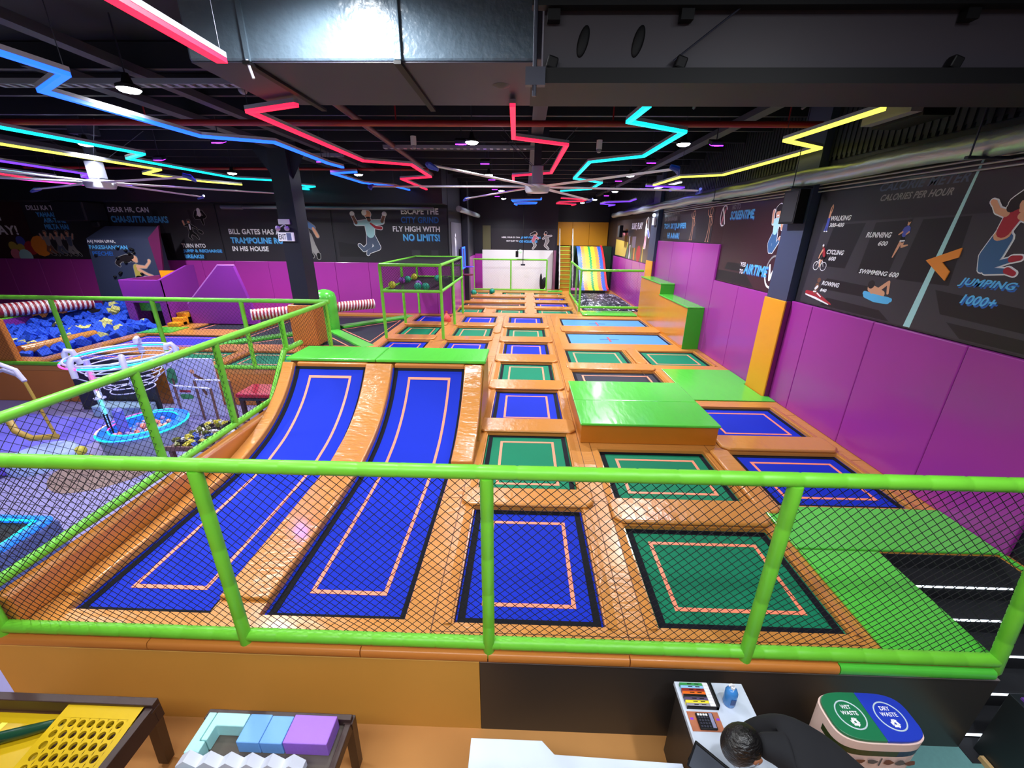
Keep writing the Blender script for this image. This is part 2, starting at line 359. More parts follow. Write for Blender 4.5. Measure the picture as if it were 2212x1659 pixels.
# the orange deck: one padded surface with an opening for every bed
HOLES = []
def opening(x0, x1, y0, y1): HOLES.append((x0, x1, y0, y1))
def deck_mesh(regions, holes, ztop, zbot, mb):
    xs = sorted(set([v for r in regions for v in r[:2]]+[v for h in holes for v in h[:2]])); ys = sorted(set([v for r in regions for v in r[2:]]+[v for h in holes for v in h[2:]]))
    def inside(x, y): return any(r[0] < x < r[1] and r[2] < y < r[3] for r in regions) and not any(h[0] < x < h[1] and h[2] < y < h[3] for h in holes)
    G = [[inside((a+b_)/2, (c+d)/2) for c, d in zip(ys, ys[1:])] for a, b_ in zip(xs, xs[1:])]
    for i in range(len(xs)-1):
        for j in range(len(ys)-1):
            if not G[i][j]: continue
            a, c, d, e = xs[i], xs[i+1], ys[j], ys[j+1]
            mb.poly3([(a,d,ztop),(c,d,ztop),(c,e,ztop),(a,e,ztop)])
            for di, dj, p, q in ((-1,0,(a,e),(a,d)),(1,0,(c,d),(c,e)),(0,-1,(a,d),(c,d)),(0,1,(c,e),(a,e))):
                ii, jj = i+di, j+dj
                if not (0 <= ii < len(xs)-1 and 0 <= jj < len(ys)-1) or not G[ii][jj]:
                    mb.poly3([(p[0],p[1],zbot),(q[0],q[1],zbot),(q[0],q[1],ztop),(p[0],p[1],ztop)])

# ---------------------------------------------------------------- trampolines
def ring(mb, x0, x1, y0, y1, w, z0, z1, mi=0):
    for p in ((x0,x1,y0,y0+w),(x0,x1,y1-w,y1),(x0,x0+w,y0+w,y1-w),(x1-w,x1,y0+w,y1-w)): mb.box(p[0],p[1],p[2],p[3],z0,z1,mi)
def trampoline(label, x0, x1, y0, y1, M, line=LINE, inset=.2, cross=False, frame=True, group='trampoline beds of the jump court'):
    opening(x0, x1, y0, y1)
    t = thing('trampoline', label, 'trampoline', ((x0+x1)/2, (y0+y1)/2, -.12), group)
    b = MB(); b.box(x0+.004, x1-.004, y0+.004, y1-.004, -.055, -.040); b.build('jump_mat', M, t)
    b = MB(); ring(b, x0+.02, x1-.02, y0+.012, y1-.012, .06, -.040, -.035); b.build('webbing', WEB, t)  # webbing run out to the pad, so its black doubles as recess shade
    if cross:
        cx, cy_ = (x0+x1)/2-.2, (y0+y1)/2
        b = MB(); b.box(cx-.28, cx+.28, cy_-.012, cy_+.012, -.040, -.0365); b.box(cx-.03, cx+.03, cy_-.28, cy_+.28, -.040, -.0355, 1); b.build('centre_cross', [WEB, REDT], t)
    else:
        ix = min(inset, (x1-x0)*.2); iy = min(inset*.95, (y1-y0)*.2)
        b = MB(); ring(b, x0+ix, x1-ix, y0+iy, y1-iy, .036, -.040, -.0365); b.build('target_line', line, t)
    if frame:      # soft lip of the pad round the bed
        e = .10; h = .018
        for px in ((x0, x0-e), (x1, x1+e)):
            s = 1 if px[1] > px[0] else -1; b = MB()
            b.add([(px[0],y0-.02,-.05),(px[0],y1+.02,-.05),(px[0]+s*.02,y1+.02,h),(px[0]+s*.02,y0-.02,h),(px[1],y1+.02,.001),(px[1],y0-.02,.001)], [(0,1,2,3),(3,2,4,5)] if s < 0 else [(3,2,1,0),(5,4,2,3)])
            b.build('edge_pad', BOLSTER, t)
    return t
A = (-.50, .685); B_ = (1.10, 2.57); C_ = (2.98, 4.41)
RA = [(2.31,3.75),(4.05,5.53),(5.97,7.33),(7.81,9.11),(9.69,10.95),(11.50,12.76),(13.38,14.69)]
namesA = ['blue trampoline just behind the front net, first of the narrow middle column', 'green trampoline second from the front net in the narrow middle column', 'blue trampoline third in the middle column, beside the low green platform',
 'green trampoline fourth in the middle column, beside the end of the green bench', 'blue trampoline fifth in the middle column, just past the green bench', 'green trampoline sixth in the middle column, in line with the cage front', 'blue trampoline seventh in the middle column, nearest the light blue beds']
for k, (y0, y1) in enumerate(RA): trampoline(namesA[k], A[0], A[1], y0, y1, BLUE if k % 2 == 0 else GREENMAT)
trampoline('large green trampoline at the front net beside the green landing', B_[0], B_[1], 2.32, 3.50, GREENMAT)
trampoline('large green trampoline in front of the low green platform', B_[0], B_[1], 3.93, 5.10, GREENMAT)
trampoline('blue trampoline against the purple wall, nearer the stairwell', C_[0]-.05, C_[1], 3.91, 5.10, BLUE)
trampoline('blue trampoline against the purple wall beside the low green platform', C_[0], C_[1], 5.55, 6.72, BLUE)
trampoline('black trampoline half hidden behind the low green platform', B_[0], 2.94, 7.35, 8.60, BLACKMAT)
trampoline('green trampoline behind the black bed, away from the wall', B_[0], 2.60, 9.09, 10.37, GREENMAT)
trampoline('green trampoline behind the flat green pad, nearest the purple wall', 3.0, 4.45, 9.11, 10.34, GREENMAT)
trampoline('wide light blue bed with a cross, nearer the green trampolines', 1.29, 4.17, 11.0, 12.30, SKYMAT, cross=True, frame=False)
trampoline('wide light blue bed with a cross, nearer the black airbag', 1.29, 4.17, 13.10, 14.50, SKYMAT, cross=True, frame=False)
La, Lb = (-3.79, -2.60), (-2.11, -.94)
trampoline('blue trampoline behind the bench, nearest the black triangle beds', *La, 9.70, 11.02, BLUE)
trampoline('blue trampoline behind the bench, beside the middle column', *Lb, 9.70, 11.0, BLUE)
trampoline('green trampoline under the net cage', *La, 11.62, 12.92, GREENMAT)
trampoline('green trampoline between the net cage and the middle column', *Lb, 11.50, 12.85, GREENMAT)
trampoline('blue trampoline under the back of the net cage with a red bag on it', *La, 13.46, 14.82, BLUE)
trampoline('blue trampoline between the cage and the middle column, far row', *Lb, 13.41, 14.69, BLUE)
FA, FB_, FC = (-2.56, -1.55), (-1.07, .06), (.52, 1.92)
trampoline('far green bed beside the cage back, first far row', *FA, 15.38, 16.3, GREENMAT); trampoline('far green bed in the middle of the first far row', *FB_, 15.40, 16.19, GREENMAT); trampoline('wide far green bed beside the airbag fence, first far row', *FC, 15.40, 16.23, GREENMAT)
trampoline('long black bed of the far bay, nearer the cage', FA[0], FB_[1], 16.83, 17.72, BLACKMAT); trampoline('far blue bed beside the airbag fence, nearer one', *FC, 16.92, 17.80, BLUE)
trampoline('long black bed of the far bay, nearer the white wall', FA[0], FB_[1], 18.54, 19.38, BLACKMAT); trampoline('far blue bed beside the airbag fence, farther one', *FC, 18.50, 19.39, BLUE)
trampoline('small green bed with two teal balls, last row', *FA, 20.2, 21.2, GREENMAT); trampoline('small green bed in the middle of the last row', *FB_, 20.2, 21.1, GREENMAT); trampoline('green bed of the last row nearest the yellow stairs', *FC, 20.2, 21.0, GREENMAT)
# the court to the side of the column
trampoline('violet blue bed along the foam pit, behind the rear railing', -10.95, -8.50, 10.0, 11.24, mat('violet_blue_mat', (.18,.17,.74), .55, noise=.06)); trampoline('violet blue bed beside the foam pit, nearest the play area', -11.0, -9.2, 8.45, 9.35, MATS['violet_blue_mat'])
trampoline('green bed behind the rear railing, nearer the foam pit', -8.80, -7.15, 8.60, 9.70, GREENMAT); trampoline('green bed behind the rear railing, nearer the black column', -6.80, -5.10, 8.55, 9.70, GREENMAT)
trampoline('black bed in front of the violet slide wall', -10.24, -8.55, 11.9, 14.1, BLACKMAT, frame=False)
# four triangular beds of the sweeper court
SX0, SX1, SY0, SY1 = -8.20, -4.08, 10.30, 14.65; SCX, SCY = -6.12, 12.42
opening(SX0, SX1, SY0, SY1)
def tri_bed(label, p, q):
    c = Vector((SCX, SCY, 0)); P = [Vector((*p, 0)), Vector((*q, 0)), c]; g = sum(P, Vector())/3
    ins = lambda d: [x+(g-x)*d for x in P]
    t = thing('trampoline', label, 'trampoline', (g.x, g.y, -.12), 'triangular black beds of the sweeper court')
    a = ins(.08); bb = MB(); bb.prism([(v.x, v.y) for v in a], -.075, -.058); bb.build('jump_mat', BLACKMAT, t)
    o, i = ins(.30), ins(.335); bb = MB()
    for k in range(3):
        j = (k+1) % 3; bb.add([(o[k].x,o[k].y,-.054),(o[j].x,o[j].y,-.054),(i[j].x,i[j].y,-.054),(i[k].x,i[k].y,-.054)], [(0,1,2,3)])
    bb.build('target_line', LINE, t)
cn = [(SX0,SY0),(SX1,SY0),(SX1,SY1),(SX0,SY1)]
for k, l in enumerate(('black triangular bed of the sweeper court, on the column side', 'black triangular bed beside the net cage', 'black triangular bed along the mural wall', 'black triangular bed of the sweeper court beside the square black bed')):
    tri_bed(l, cn[k], cn[(k+1) % 4])
for k, l in enumerate(('behind the column toward the play area', 'toward the end of the bench', 'toward the back of the net cage', 'toward the mural wall corner')):
    p = Vector((*cn[k], 0)); c = Vector((SCX, SCY, 0)); d = (c-p).normalized(); w = Vector((-d.y, d.x, 0)); e = p + d*.02; f = c - d*.40
    b = MB(); b.prism([tuple((e+w*.17)[:2]), tuple((f+w*.15)[:2]), tuple((f-w*.15)[:2]), tuple((e-w*.17)[:2])][::-1], -.06, .012)
    tag(b.build('diagonal_pad', GREEN, bevel=.012), 'green diagonal pad of the sweeper court running '+l, 'floor pad', 'green diagonal pads of the sweeper court')
# pit, stairwell, slide beds also cut the deck
PIT = (-15.6, -11.35, 8.9, 14.0); opening(*PIT)
STW = (3.47, 4.60, 2.06, 3.20); opening(*STW)
S1, S2 = (-3.64, -2.46), (-2.06, -.89)
for s in (S1, S2): opening(s[0], s[1], 2.32, 4.47)
b = MB(); deck_mesh([(-4.05, XR-.005, 2.10, YF-.02), (-17.5, -4.05, 8.29, YW-.005)], HOLES, 0.0, -.12, b)
deck = struct(b, 'floor_deck', ORANGE)
b = MB(); b.box(-4.05, 3.46, 2.10, 2.2, FL+.002, -.125); b.box(-17.5, -4.06, 8.29, 8.33, FL+.01, -.125); b.box(-4.06, -4.03, 2.2, 8.29, FL+.01, -.125)
struct(b, 'trim_10', ORANGEWOOD)
b = MB(); b.box(-4.0, XR-.02, 3.6, YF-.05, -.40, -.36); b.box(-4.0, 3.4, 2.4, 3.6, -.40, -.36); b.box(-17.4, -4.0, 8.4, YW-.05, -.40, -.36); struct(b, 'floor_underlay', BLACK)
b = MB()
for x in (-.665, .845, 1.0, 2.66, 2.88): b.box(x-.004, x+.004, 2.2 if x < 2.6 else 3.9, 15.0 if x < 1.2 else 8.9, .0006, .002)
for y in (3.9, 5.75, 7.57, 9.4, 11.22, 13.06): b.box(-.93, -.67, y-.003, y+.003, .0006, .002); b.box(.85, 1.0, y-.003, y+.003, .0006, .002)
for x0, x1, y in ((-.67,2.6,2.23),(-2.0,-.67,9.6),(4.45,4.65,4.95),(4.45,4.65,6.4),(2.6,4.65,3.88),(-3.9,4.2,14.9)): b.box(x0, x1, y-.003, y+.003, .0006, .002)
b.build('seam_lines', mat('seam_brown', (.42,.24,.10), .5), deck)
# rounded pad along the front edge of the deck
for x0, x1, M, l in ((-4.03,-2.75,ORANGEWOOD,'below the corner post'), (-2.75,-1.15,ORANGEWOOD,'below the two blue slide beds'), (-1.15,-.21,ORANGEWOOD,'ending below the middle post'), (-.21,.82,ORANGEWOOD,'starting below the middle post'), (.82,2.31,ORANGEWOOD,'below the large green trampoline'), (2.31,3.40,GREEN,'below the green landing')):
    b = MB(); pr = [(2.10,-.09)]+[(2.075-.02*math.sin(a), -.05-.04*math.cos(a)) for a in [PI*k/6 for k in range(7)]]+[(2.10,-.01)]
    b.sweepx(pr, x0+.004, x1-.004)
    tag(b.build('edge_roll', M, smooth=True), ('green' if M is GREEN else 'orange')+' padded edge roll above the front boards, '+l, 'edge pad', 'padded rolls along the front edge')
# ---------------------------------------------------------------- padding on the deck
def bolster(label, x0, x1, y0, y1, along='x', h=.05, M=None, group='raised orange bolsters between the beds'):
    ch = .09; b = MB()
    if along == 'x': pl = [(x0,y0+ch),(x0+ch,y0),(x1-ch,y0),(x1,y0+ch),(x1,y1-ch*.6),(x1-ch*.6,y1),(x0+ch*.6,y1),(x0,y1-ch*.6)]
    else: pl = [(x0+ch,y0),(x1-ch,y0),(x1,y0+ch),(x1,y1-ch),(x1-ch,y1),(x0+ch,y1),(x0,y1-ch),(x0,y0+ch)]
    b.prism(pl, .003, h if y0 < 15 else .032)
    return tag(b.build('bolster_pad', M or (BOLSTER if along == 'x' else BOLSTER_LONG), bevel=.024 if y0 < 15 and h > .04 else .012, seg=3, smooth=True), label, 'bolster', group)
ordn = ['first blue and first green', 'first green and second blue', 'second blue and second green', 'second green and third blue', 'third blue and third green', 'third green and fourth blue']
for k in range(6):
    y0, y1 = RA[k][1]+.01, RA[k+1][0]-.01
    bolster('orange bolster between the %s beds of the middle column' % ordn[k], -.66, .84, y0-.02, y1+.02)
bolster('wide orange bolster between the two large green beds', 1.0, 2.68, 3.51, 3.92)
bolster('wide orange bolster between the two blue beds at the purple wall', 2.86, 4.50, 5.11, 5.54)
bolster('orange bolster between two green beds and the black bed', 1.0, 3.0, 8.62, 9.07)
bolster('orange bolster between the two light blue beds', 1.2, 4.25, 12.33, 13.08)
bolster('orange bolster under the net cage between blue and green beds', -3.9, -2.5, 11.05, 11.55)
bolster('orange bolster below the cage between green and far blue bed', -3.9, -2.5, 12.95, 13.42)
bolster('orange bolster beside the cage between blue and green beds', -2.2, -.85, 11.03, 11.47)
bolster('orange bolster beside the cage between green and far blue beds', -2.2, -.85, 12.88, 13.38)
for y0, y1, l in ((16.32,16.80,'behind the first far green row'), (17.76,18.48,'between the two long black beds'), (19.42,20.15,'before the last green row')):
    bolster('long orange bolster %s' % l, -2.75, .12, y0, y1); bolster('orange bolster %s, airbag side' % l, .46, 2.0, y0, y1)
bolster('lengthwise orange bolster between the two green beds before the light blue ones', 2.68, 2.93, 9.05, 10.42, 'y')
bolster('lengthwise orange bolster between the large green bed and the wall bed', 2.64, 2.90, 3.72, 5.15, 'y')
for x0, x1, y0, y1, l in ((-.92,-.68,12.0,14.75,'past the bench'), (-.92,-.70,7.3,9.2,'beside the bench end'), (.88,1.06,7.2,12.2,'beside the green beds')):
    bolster('flat lengthwise orange pad along the middle column, '+l, x0, x1, y0, y1, 'y', .03, None, 'flat lengthwise pads')
# raised pit roll and pads round the foam pit
b = MB(); b.tube([(-12.05,9.05,.1),(-11.95,10.75,.1)], .12, 12); tag(b.build('pit_roll', BOLSTER, smooth=True), 'short orange roll lying along the edge of the foam pit', 'bolster')
# green flat pads
b = MB(); b.prism([(3.14,6.98),(4.65,6.98),(4.65,7.24),(4.53,7.24),(4.53,7.9),(4.65,7.9),(4.65,8.78),(3.14,8.78)], .003, .02); tag(b.build('landing_pad', GREEN, bevel=.006), 'flat green pad between the low green platform and the purple wall', 'floor pad')
t = thing('landing_pad', 'green landing with a dark stairwell cut into it', 'floor pad', (3.2,2.9,0))
b = MB(); b.box(2.70, 3.46, 2.12, 3.19, .003, .03); b.build('front_pad', GREEN, t, bevel=.008)
b = MB(); b.box(2.70, XR-.07, 3.21, 3.86, .003, .03); b.build('rear_pad', GREEN, t, bevel=.008)
b = MB(); b.box(4.61, XR-.07, 2.5, 3.205, .003, .03); b.build('side_pad', GREEN, t, bevel=.008)
# stairwell
t = thing('staircase', 'black stairs with white lit nosings sinking through the green landing', 'staircase', (4.0,2.6,FL+.006))
for k in range(5):
    y1 = 3.19-.21*k; z = -.16*(k+1); b = MB(); b.box(3.475, 4.595, y1-.21, y1, FL+.007, z); s_ = b.build('step', BLACKB if 0 else mat('black_carpet', (.09,.095,.12), .8, noise=.1, nscale=20), t)
    b = MB(); b.box(3.475, 4.56, y1-.222, y1-.211, z-.016, z-.004); b.build('lit_nosing', E_WHITE, s_)
b = MB(); b.box(3.465, 4.6, 1.97, 2.2, FL+.007, FL+.012); b.box(3.465, 3.475, 2.2, 3.19, -.16, -.002); b.box(4.595, 4.605, 2.2, 3.19, FL, -.002); b.box(3.475, 4.595, 3.19, 3.2, FL, -.002); b.build('lining_and_gap_shade', MATS['black_carpet'], t)  # lining, plus a black floor patch that paints the shade in the gap
t = thing('stair_cabinet', 'dark cabinet with a violet top beside the stairs', 'cabinet', (4.0,1.5,FL))
b = MB(); b.box(3.565, 4.5, .9, 2.07, FL+.013, -.22); b.build('body', mat('dark_green_laminate', (.10,.13,.14), .45), t, bevel=.005)
b = MB(); b.box(3.60, 4.5, .9, 2.03, -.218, -.20); b.build('top', mat('violet_top', (.45,.28,.65), .4), t)
b = MB(); b.box(3.53, 3.56, .6, 2.0, FL+.007, FL+.05); struct(b, 'baseboard_reception', mat('pale_wood_strip', (.80,.66,.45), .5))

# ---------------------------------------------------------------- the two slide trampolines that curl up to the green bench
PRO = [(2.32,-.058),(3.2,-.058),(3.9,-.055),(4.40,-.035),(4.75,.03),(5.05,.11),(5.35,.24),(5.6,.39),(5.8,.55),(5.97,.72),(6.06,.84)]
def strip(mb, pro, x0, x1, lift, th, mi=0):
    nrm = []
    for i, p in enumerate(pro):
        a = pro[max(i-1,0)]; c = pro[min(i+1,len(pro)-1)]; d = Vector((c[0]-a[0], c[1]-a[1])); d.normalize(); nrm.append((-d.y, d.x))
    top = [(p[0]+n[0]*lift, p[1]+n[1]*lift) for p, n in zip(pro, nrm)]; bot = [(p[0]+n[0]*(lift-th), p[1]+n[1]*(lift-th)) for p, n in zip(pro, nrm)]
    N = len(pro); vs = []
    for x in (x0, x1): vs += [(x,*q) for q in top]+[(x,*q) for q in bot]
    fs = []
    for i in range(N-1):
        fs += [(i,i+1,2*N+i+1,2*N+i),(N+i,3*N+i,3*N+i+1,N+i+1),(i,N+i,N+i+1,i+1),(2*N+i,2*N+i+1,3*N+i+1,3*N+i)]
    fs += [(0,2*N,3*N,N),(N-1,2*N-1,4*N-1,3*N-1)]
    mb.add(vs, fs, mi)
def dense(pro, n=6):
    out = []
    for i in range(len(pro)-1):
        p0 = pro[max(i-1,0)]; p1 = pro[i]; p2 = pro[i+1]; p3 = pro[min(i+2,len(pro)-1)]
        for k in range(n):
            t = k/n; out.append(tuple(.5*((2*p1[a])+(-p0[a]+p2[a])*t+(2*p0[a]-5*p1[a]+4*p2[a]-p3[a])*t*t+(-p0[a]+3*p1[a]-3*p2[a]+p3[a])*t**3) for a in (0,1)))
    return out+[pro[-1]]
PD = dense(PRO, 5); PM = [p for p in PD if 2.6 <= p[0] and p[1] <= .74]
for (x0, x1), l in ((S1, 'long blue slide bed on the play-area side, curling up to the green bench'), (S2, 'long blue slide bed next to the middle column, curling up to the green bench')):
    t = thing('slide_trampoline', l, 'trampoline', ((x0+x1)/2, 4.2, -.1), 'blue slide beds')
    b = MB(); strip(b, PD, x0+.004, x1-.004, 0, .012); b.build('jump_mat', BLUE, t, smooth=True)
    b = MB(); strip(b, PD, x0+.035, x0+.095, .005, .006); strip(b, PD, x1-.06, x1-.02, .005, .006); b.box(x0+.03, x1-.02, 2.34, 2.385, -.057, -.052)
    strip(b, [p for p in PD if p[1] > .80], x0+.03, x1-.02, .005, .006); b.build('webbing', WEB, t, smooth=True)
    b = MB(); strip(b, PM, x0+.27, x0+.306, .004, .005); strip(b, PM, x1-.27, x1-.234, .004, .005); b.box(x0+.27, x1-.234, 2.585, 2.625, -.0565, -.0535)
    strip(b, PM[-2:], x0+.27, x1-.234, .0045, .005); b.build('target_line', LINE, t, smooth=True)
def slide_pad(label, x0, x1, y_end=None, lift=.085):
    b = MB(); pr = PD; strip(b, [(y, z+.06) for y, z in pr if y > 2.42], x0, x1, lift-.05, .10)
    return tag(b.build('slide_bolster', BOLSTER_LONG, bevel=.03, seg=3, smooth=True), label, 'bolster', 'orange bolsters along the slide beds')
slide_pad('orange curved bolster running between the two blue slide beds', S1[1]-.01, S2[0]+.01)
b = MB(); strip(b, [(y, z+.06) for y, z in PD if y > 4.55], S2[1]-.015, -.62, .04, .10); tag(b.build('slide_bolster', BOLSTER_LONG, bevel=.03, seg=3, smooth=True), 'short wrinkled orange bolster beside the bench end, outer edge of the slide', 'bolster', 'orange bolsters along the slide beds')
b = MB(); strip(b, [(y, z+.06) for y, z in PD if y > 2.42], -3.80, S1[0]+.015, .04, .10); tag(b.build('slide_bolster', BOLSTER_LONG, bevel=.03, seg=3, smooth=True), 'orange curved bolster along the railing beside the slide bed', 'bolster', 'orange bolsters along the slide beds')
# side wall pad under the railing
b = MB(); pr = [(2.16,.003),(2.16,.27),(5.85,.27),(6.18,.66),(6.18,.003)]
b.add([(-3.97,y,z) for y,z in pr]+[(-3.82,y,z) for y,z in pr], [(0,1,2,3,4),(9,8,7,6,5),(0,5,6,1),(1,6,7,2),(2,7,8,3),(3,8,9,4),(4,9,5,0)])
tag(b.build('side_wall_pad', ORANGEWOOD, bevel=.025, seg=3), 'long orange padded side wall under the play-area railing', 'wall pad')
# the bench: green slabs on an orange box with shaped cheeks
t = thing('landing_bench', 'raised green bench at the top of the two blue slides', 'bench', (-2.2,6.5,0))
b = MB(); b.box(-3.78, -.66, 6.22, 6.84, .004, .895); b.build('body', ORANGEWOOD, t, bevel=.01)
b = MB(); b.add([(x,y,z) for x in (-.655,-.605) for y,z in ((5.25,.002),(6.2,.86),(6.2,.895),(6.86,.895),(6.86,.002))], [(0,1,2,3,4),(9,8,7,6,5),(0,5,6,1),(1,6,7,2),(2,7,8,3),(3,8,9,4),(4,9,5,0)]); b.build('end_cheek', mat('ochre_padded_board', (.72,.50,.16), .4), t, bevel=.008)
for x0, x1 in ((-3.80,-2.35),(-2.345,-.58)):
    b = MB(); b.box(x0, x1, 6.13, 6.87, .90, .955); b.build('green_top', GREEN, t, bevel=.018, seg=3)
for (x0, x1) in ((S1[0]+.02,S1[1]-.02),(S2[0]+.02,S2[1]-.02)):
    b = MB(); b.box(x0, x1, 6.10, 6.21, .78, .893); b.build('top_roll', ORANGEWOOD, t, bevel=.03, seg=3)
# low green platform
t = thing('jump_platform', 'low green platform with orange sides in front of the black bed', 'platform', (1.85,6.15,0))
b = MB(); b.box(.87, 2.82, 5.27, 7.02, .004, .285); b.build('body', mat('ochre_side_board', (.72,.42,.08), .4, noise=.05), t, bevel=.006)
for y0, y1 in ((5.25,6.13),(6.135,7.04)):
    b = MB(); b.box(.85, 2.84, y0, y1, .288, .325); b.build('green_top', GREEN, t, bevel=.012)
# stepped boxes at the wall
t = thing('stepped_box', 'tall orange stepped box with green treads against the purple wall', 'step box', (4.5,13.2,0))
b = MB(); b.add([(x,y,z) for x in (4.24,4.655) for y,z in ((10.6,.004),(10.6,1.075),(12.93,1.075),(12.93,1.40),(15.15,1.40),(15.15,.004))], [(0,1,2,3,4,5),(11,10,9,8,7,6)]+[(i,i+6,(i+1)%6+6,(i+1)%6) for i in range(6)]); b.build('body', mat('orange_gloss_board', (.84,.53,.14), .22, noise=.05, coat=.3), t, bevel=.006)
GR2 = mat('green_riser', (.20,.58,.12), .35)
for y0, y1, z in ((10.575,12.95,1.08),(12.90,15.17,1.405)):
    b = MB(); b.box(4.22, 4.657, y0, y1, z, z+.035); b.build('tread', GREEN, t, bevel=.01)
b = MB(); b.box(4.24, 4.655, 10.575, 10.598, .004, 1.075); b.build('riser', GR2, t); b = MB(); b.box(4.24, 4.655, 12.905, 12.928, 1.117, 1.40); b.build('riser', GR2, t)

# ---------------------------------------------------------------- netted railings
ZT = 1.50
fy = 2.12
fence('front_railing', 'long lime railing with black net across the front edge', [[(-3.90,fy,ZT),(3.62,fy,ZT)], [(-3.90,fy,.045),(3.42,fy,.045)]],
      [[(x,fy-.012,-.06),(x,fy-.012,ZT-.03)] for x in (-3.885,-2.02,-.205,1.652)]+[[(3.44,fy,-.06),(3.24,fy,1.46)]],
      [[(-3.87,fy+.03,.06),(-2.03,fy+.03,.06),(-2.03,fy+.03,ZT-.04),(-3.87,fy+.03,ZT-.04)],[(-2.03,fy+.03,.06),(-.2,fy+.03,.06),(-.2,fy+.03,ZT-.04),(-2.03,fy+.03,ZT-.04)],[(-.2,fy+.03,.06),(1.65,fy+.03,.06),(1.65,fy+.03,ZT-.04),(-.2,fy+.03,ZT-.04)],[(1.65,fy+.03,.06),(3.42,fy+.03,.06),(3.24,fy+.03,ZT-.04),(1.65,fy+.03,ZT-.04)]],
      loc=(0,fy,0), cell=.051, bulge=.02)
X = -4.0
fence('side_railing', 'lime railing with black net stepping up beside the blue slide toward the column', [[(X,2.14,ZT),(X,8.1,ZT)], [(X,2.14,.32),(X,5.88,.32),(X,6.45,.98)], [(X,6.45,.98),(X,7.0,.98)]],
      [[(X,3.84,.32),(X,3.84,ZT)],[(X,5.0,.32),(X,5.0,ZT)],[(X,6.52,.96),(X,6.52,ZT)],[(X,8.1,.05),(X,8.1,ZT)]],
      [[(X+.02,2.16,.34),(X+.02,3.84,.34),(X+.02,3.84,ZT-.03),(X+.02,2.16,ZT-.03)],[(X+.02,3.84,.34),(X+.02,5.0,.34),(X+.02,5.0,ZT-.03),(X+.02,3.84,ZT-.03)],[(X+.02,5.0,.34),(X+.02,5.86,.34),(X+.02,6.45,.98),(X+.02,6.52,ZT-.03),(X+.02,5.0,ZT-.03)],[(X+.02,6.52,.98),(X+.02,8.08,.2),(X+.02,8.08,ZT-.03),(X+.02,6.52,ZT-.03)]],
      loc=(X,5,.3), cell=.058, nr=.0024, wav=.012, bulge=.03)
Y = 8.30
fence('rear_railing', 'lime railing with fine net behind the play area, before the foam pit', [[(-13.5,Y,ZT),(-4.0,Y,ZT)], [(-13.5,Y,.04),(-4.02,Y,.04)]],
      [[(x,Y,.02),(x,Y,ZT)] for x in (-12.2,-9.93,-7.75,-5.86)], [[(a+.02,Y+.02,.06),(c-.02,Y+.02,.06),(c-.02,Y+.02,ZT-.03),(a+.02,Y+.02,ZT-.03)] for a, c in ((-12.2,-9.93),(-9.93,-7.75),(-7.75,-5.86),(-5.86,-4.0))],
      loc=(-8,Y,0), cell=.06, nr=.0016, wav=0)
# net cage on legs
t = thing('net_cage', 'tall lime framed net cage on legs holding loose balls', 'net cage', (-3.05,13.1,0))
cx0, cx1, cy = -3.86, -2.24, (11.12,13.1,15.0); zm, zt = 1.345, 2.03
for x in (cx0, cx1):
    for y in cy: b = MB(); sleeve(b, [(x,y,.03),(x,y,zt)], .042); b.build('post', LIME, t, smooth=True)
for z in (zm, zt):
    for y in (cy[0], cy[2]): b = MB(); sleeve(b, [(cx0,y,z),(cx1,y,z)], .042); b.build('rail', LIME, t, smooth=True)
    for x in (cx0, cx1): b = MB(); sleeve(b, [(x,cy[0],z),(x,cy[2],z)], .042); b.build('rail', LIME, t, smooth=True)
b = MB(); sleeve(b, [(cx0,cy[2],1.75),(cx1,cy[2],1.75)], .03); b.build('rail', LIME, t, smooth=True)
for q in ([(cx0,cy[0],zm),(cx1,cy[0],zm),(cx1,cy[0],zt),(cx0,cy[0],zt)],[(cx0,cy[2],zm),(cx1,cy[2],zm),(cx1,cy[2],zt),(cx0,cy[2],zt)],[(cx0,cy[0],zm),(cx0,cy[2],zm),(cx0,cy[2],zt),(cx0,cy[0],zt)],[(cx1,cy[0],zm),(cx1,cy[2],zm),(cx1,cy[2],zt),(cx1,cy[0],zt)],[(cx0,cy[0],zt),(cx1,cy[0],zt),(cx1,cy[2],zt),(cx0,cy[2],zt)],[(cx0,cy[0],zm),(cx1,cy[0],zm),(cx1,cy[2],zm),(cx0,cy[2],zm)]):
    b = MB(); net(b, q, .05, .0032, 0); b.build('net', NETM, t)
b = MB(); b.tube([(cx1,cy[2],1.45),(cx1,cy[2],2.0)], .03, 10); b.build('lit_tube', mat('warm_led', (1,.85,.6), .5, emis=2.0), t, smooth=True)
# balls in the cage
BC = {'yellow': mat('yellow_ball', (.80,.80,.22), .4), 'violet': mat('violet_ball', (.52,.22,.66), .4), 'teal': mat('teal_ball', (.08,.62,.50), .4), 'dark': mat('dark_ball', (.20,.18,.28), .5)}
_ballmesh = {}
def play_ball(c, loc, r, label, group=None):
    b = MB(); b.ball(loc, r, n=18, h=12)
    for k in range(3): b.tube([Vector(loc)+Vector((math.cos(a)*math.cos(k*PI/3), math.cos(a)*math.sin(k*PI/3), math.sin(a)))*(r*1.01) for a in [2*PI*i/20 for i in range(20)]], r*.07, 5, 1, closed=True)
    return tag(b.build('ball', [BC[c], mat(c+'_ball_seam', tuple(.6*v for v in ((.80,.80,.22) if c == 'yellow' else (.52,.22,.66) if c == 'violet' else (.08,.62,.50) if c == 'teal' else (.2,.18,.28))), .5)], smooth=True, org=(loc[0],loc[1],loc[2]-r)), label, 'ball', group)
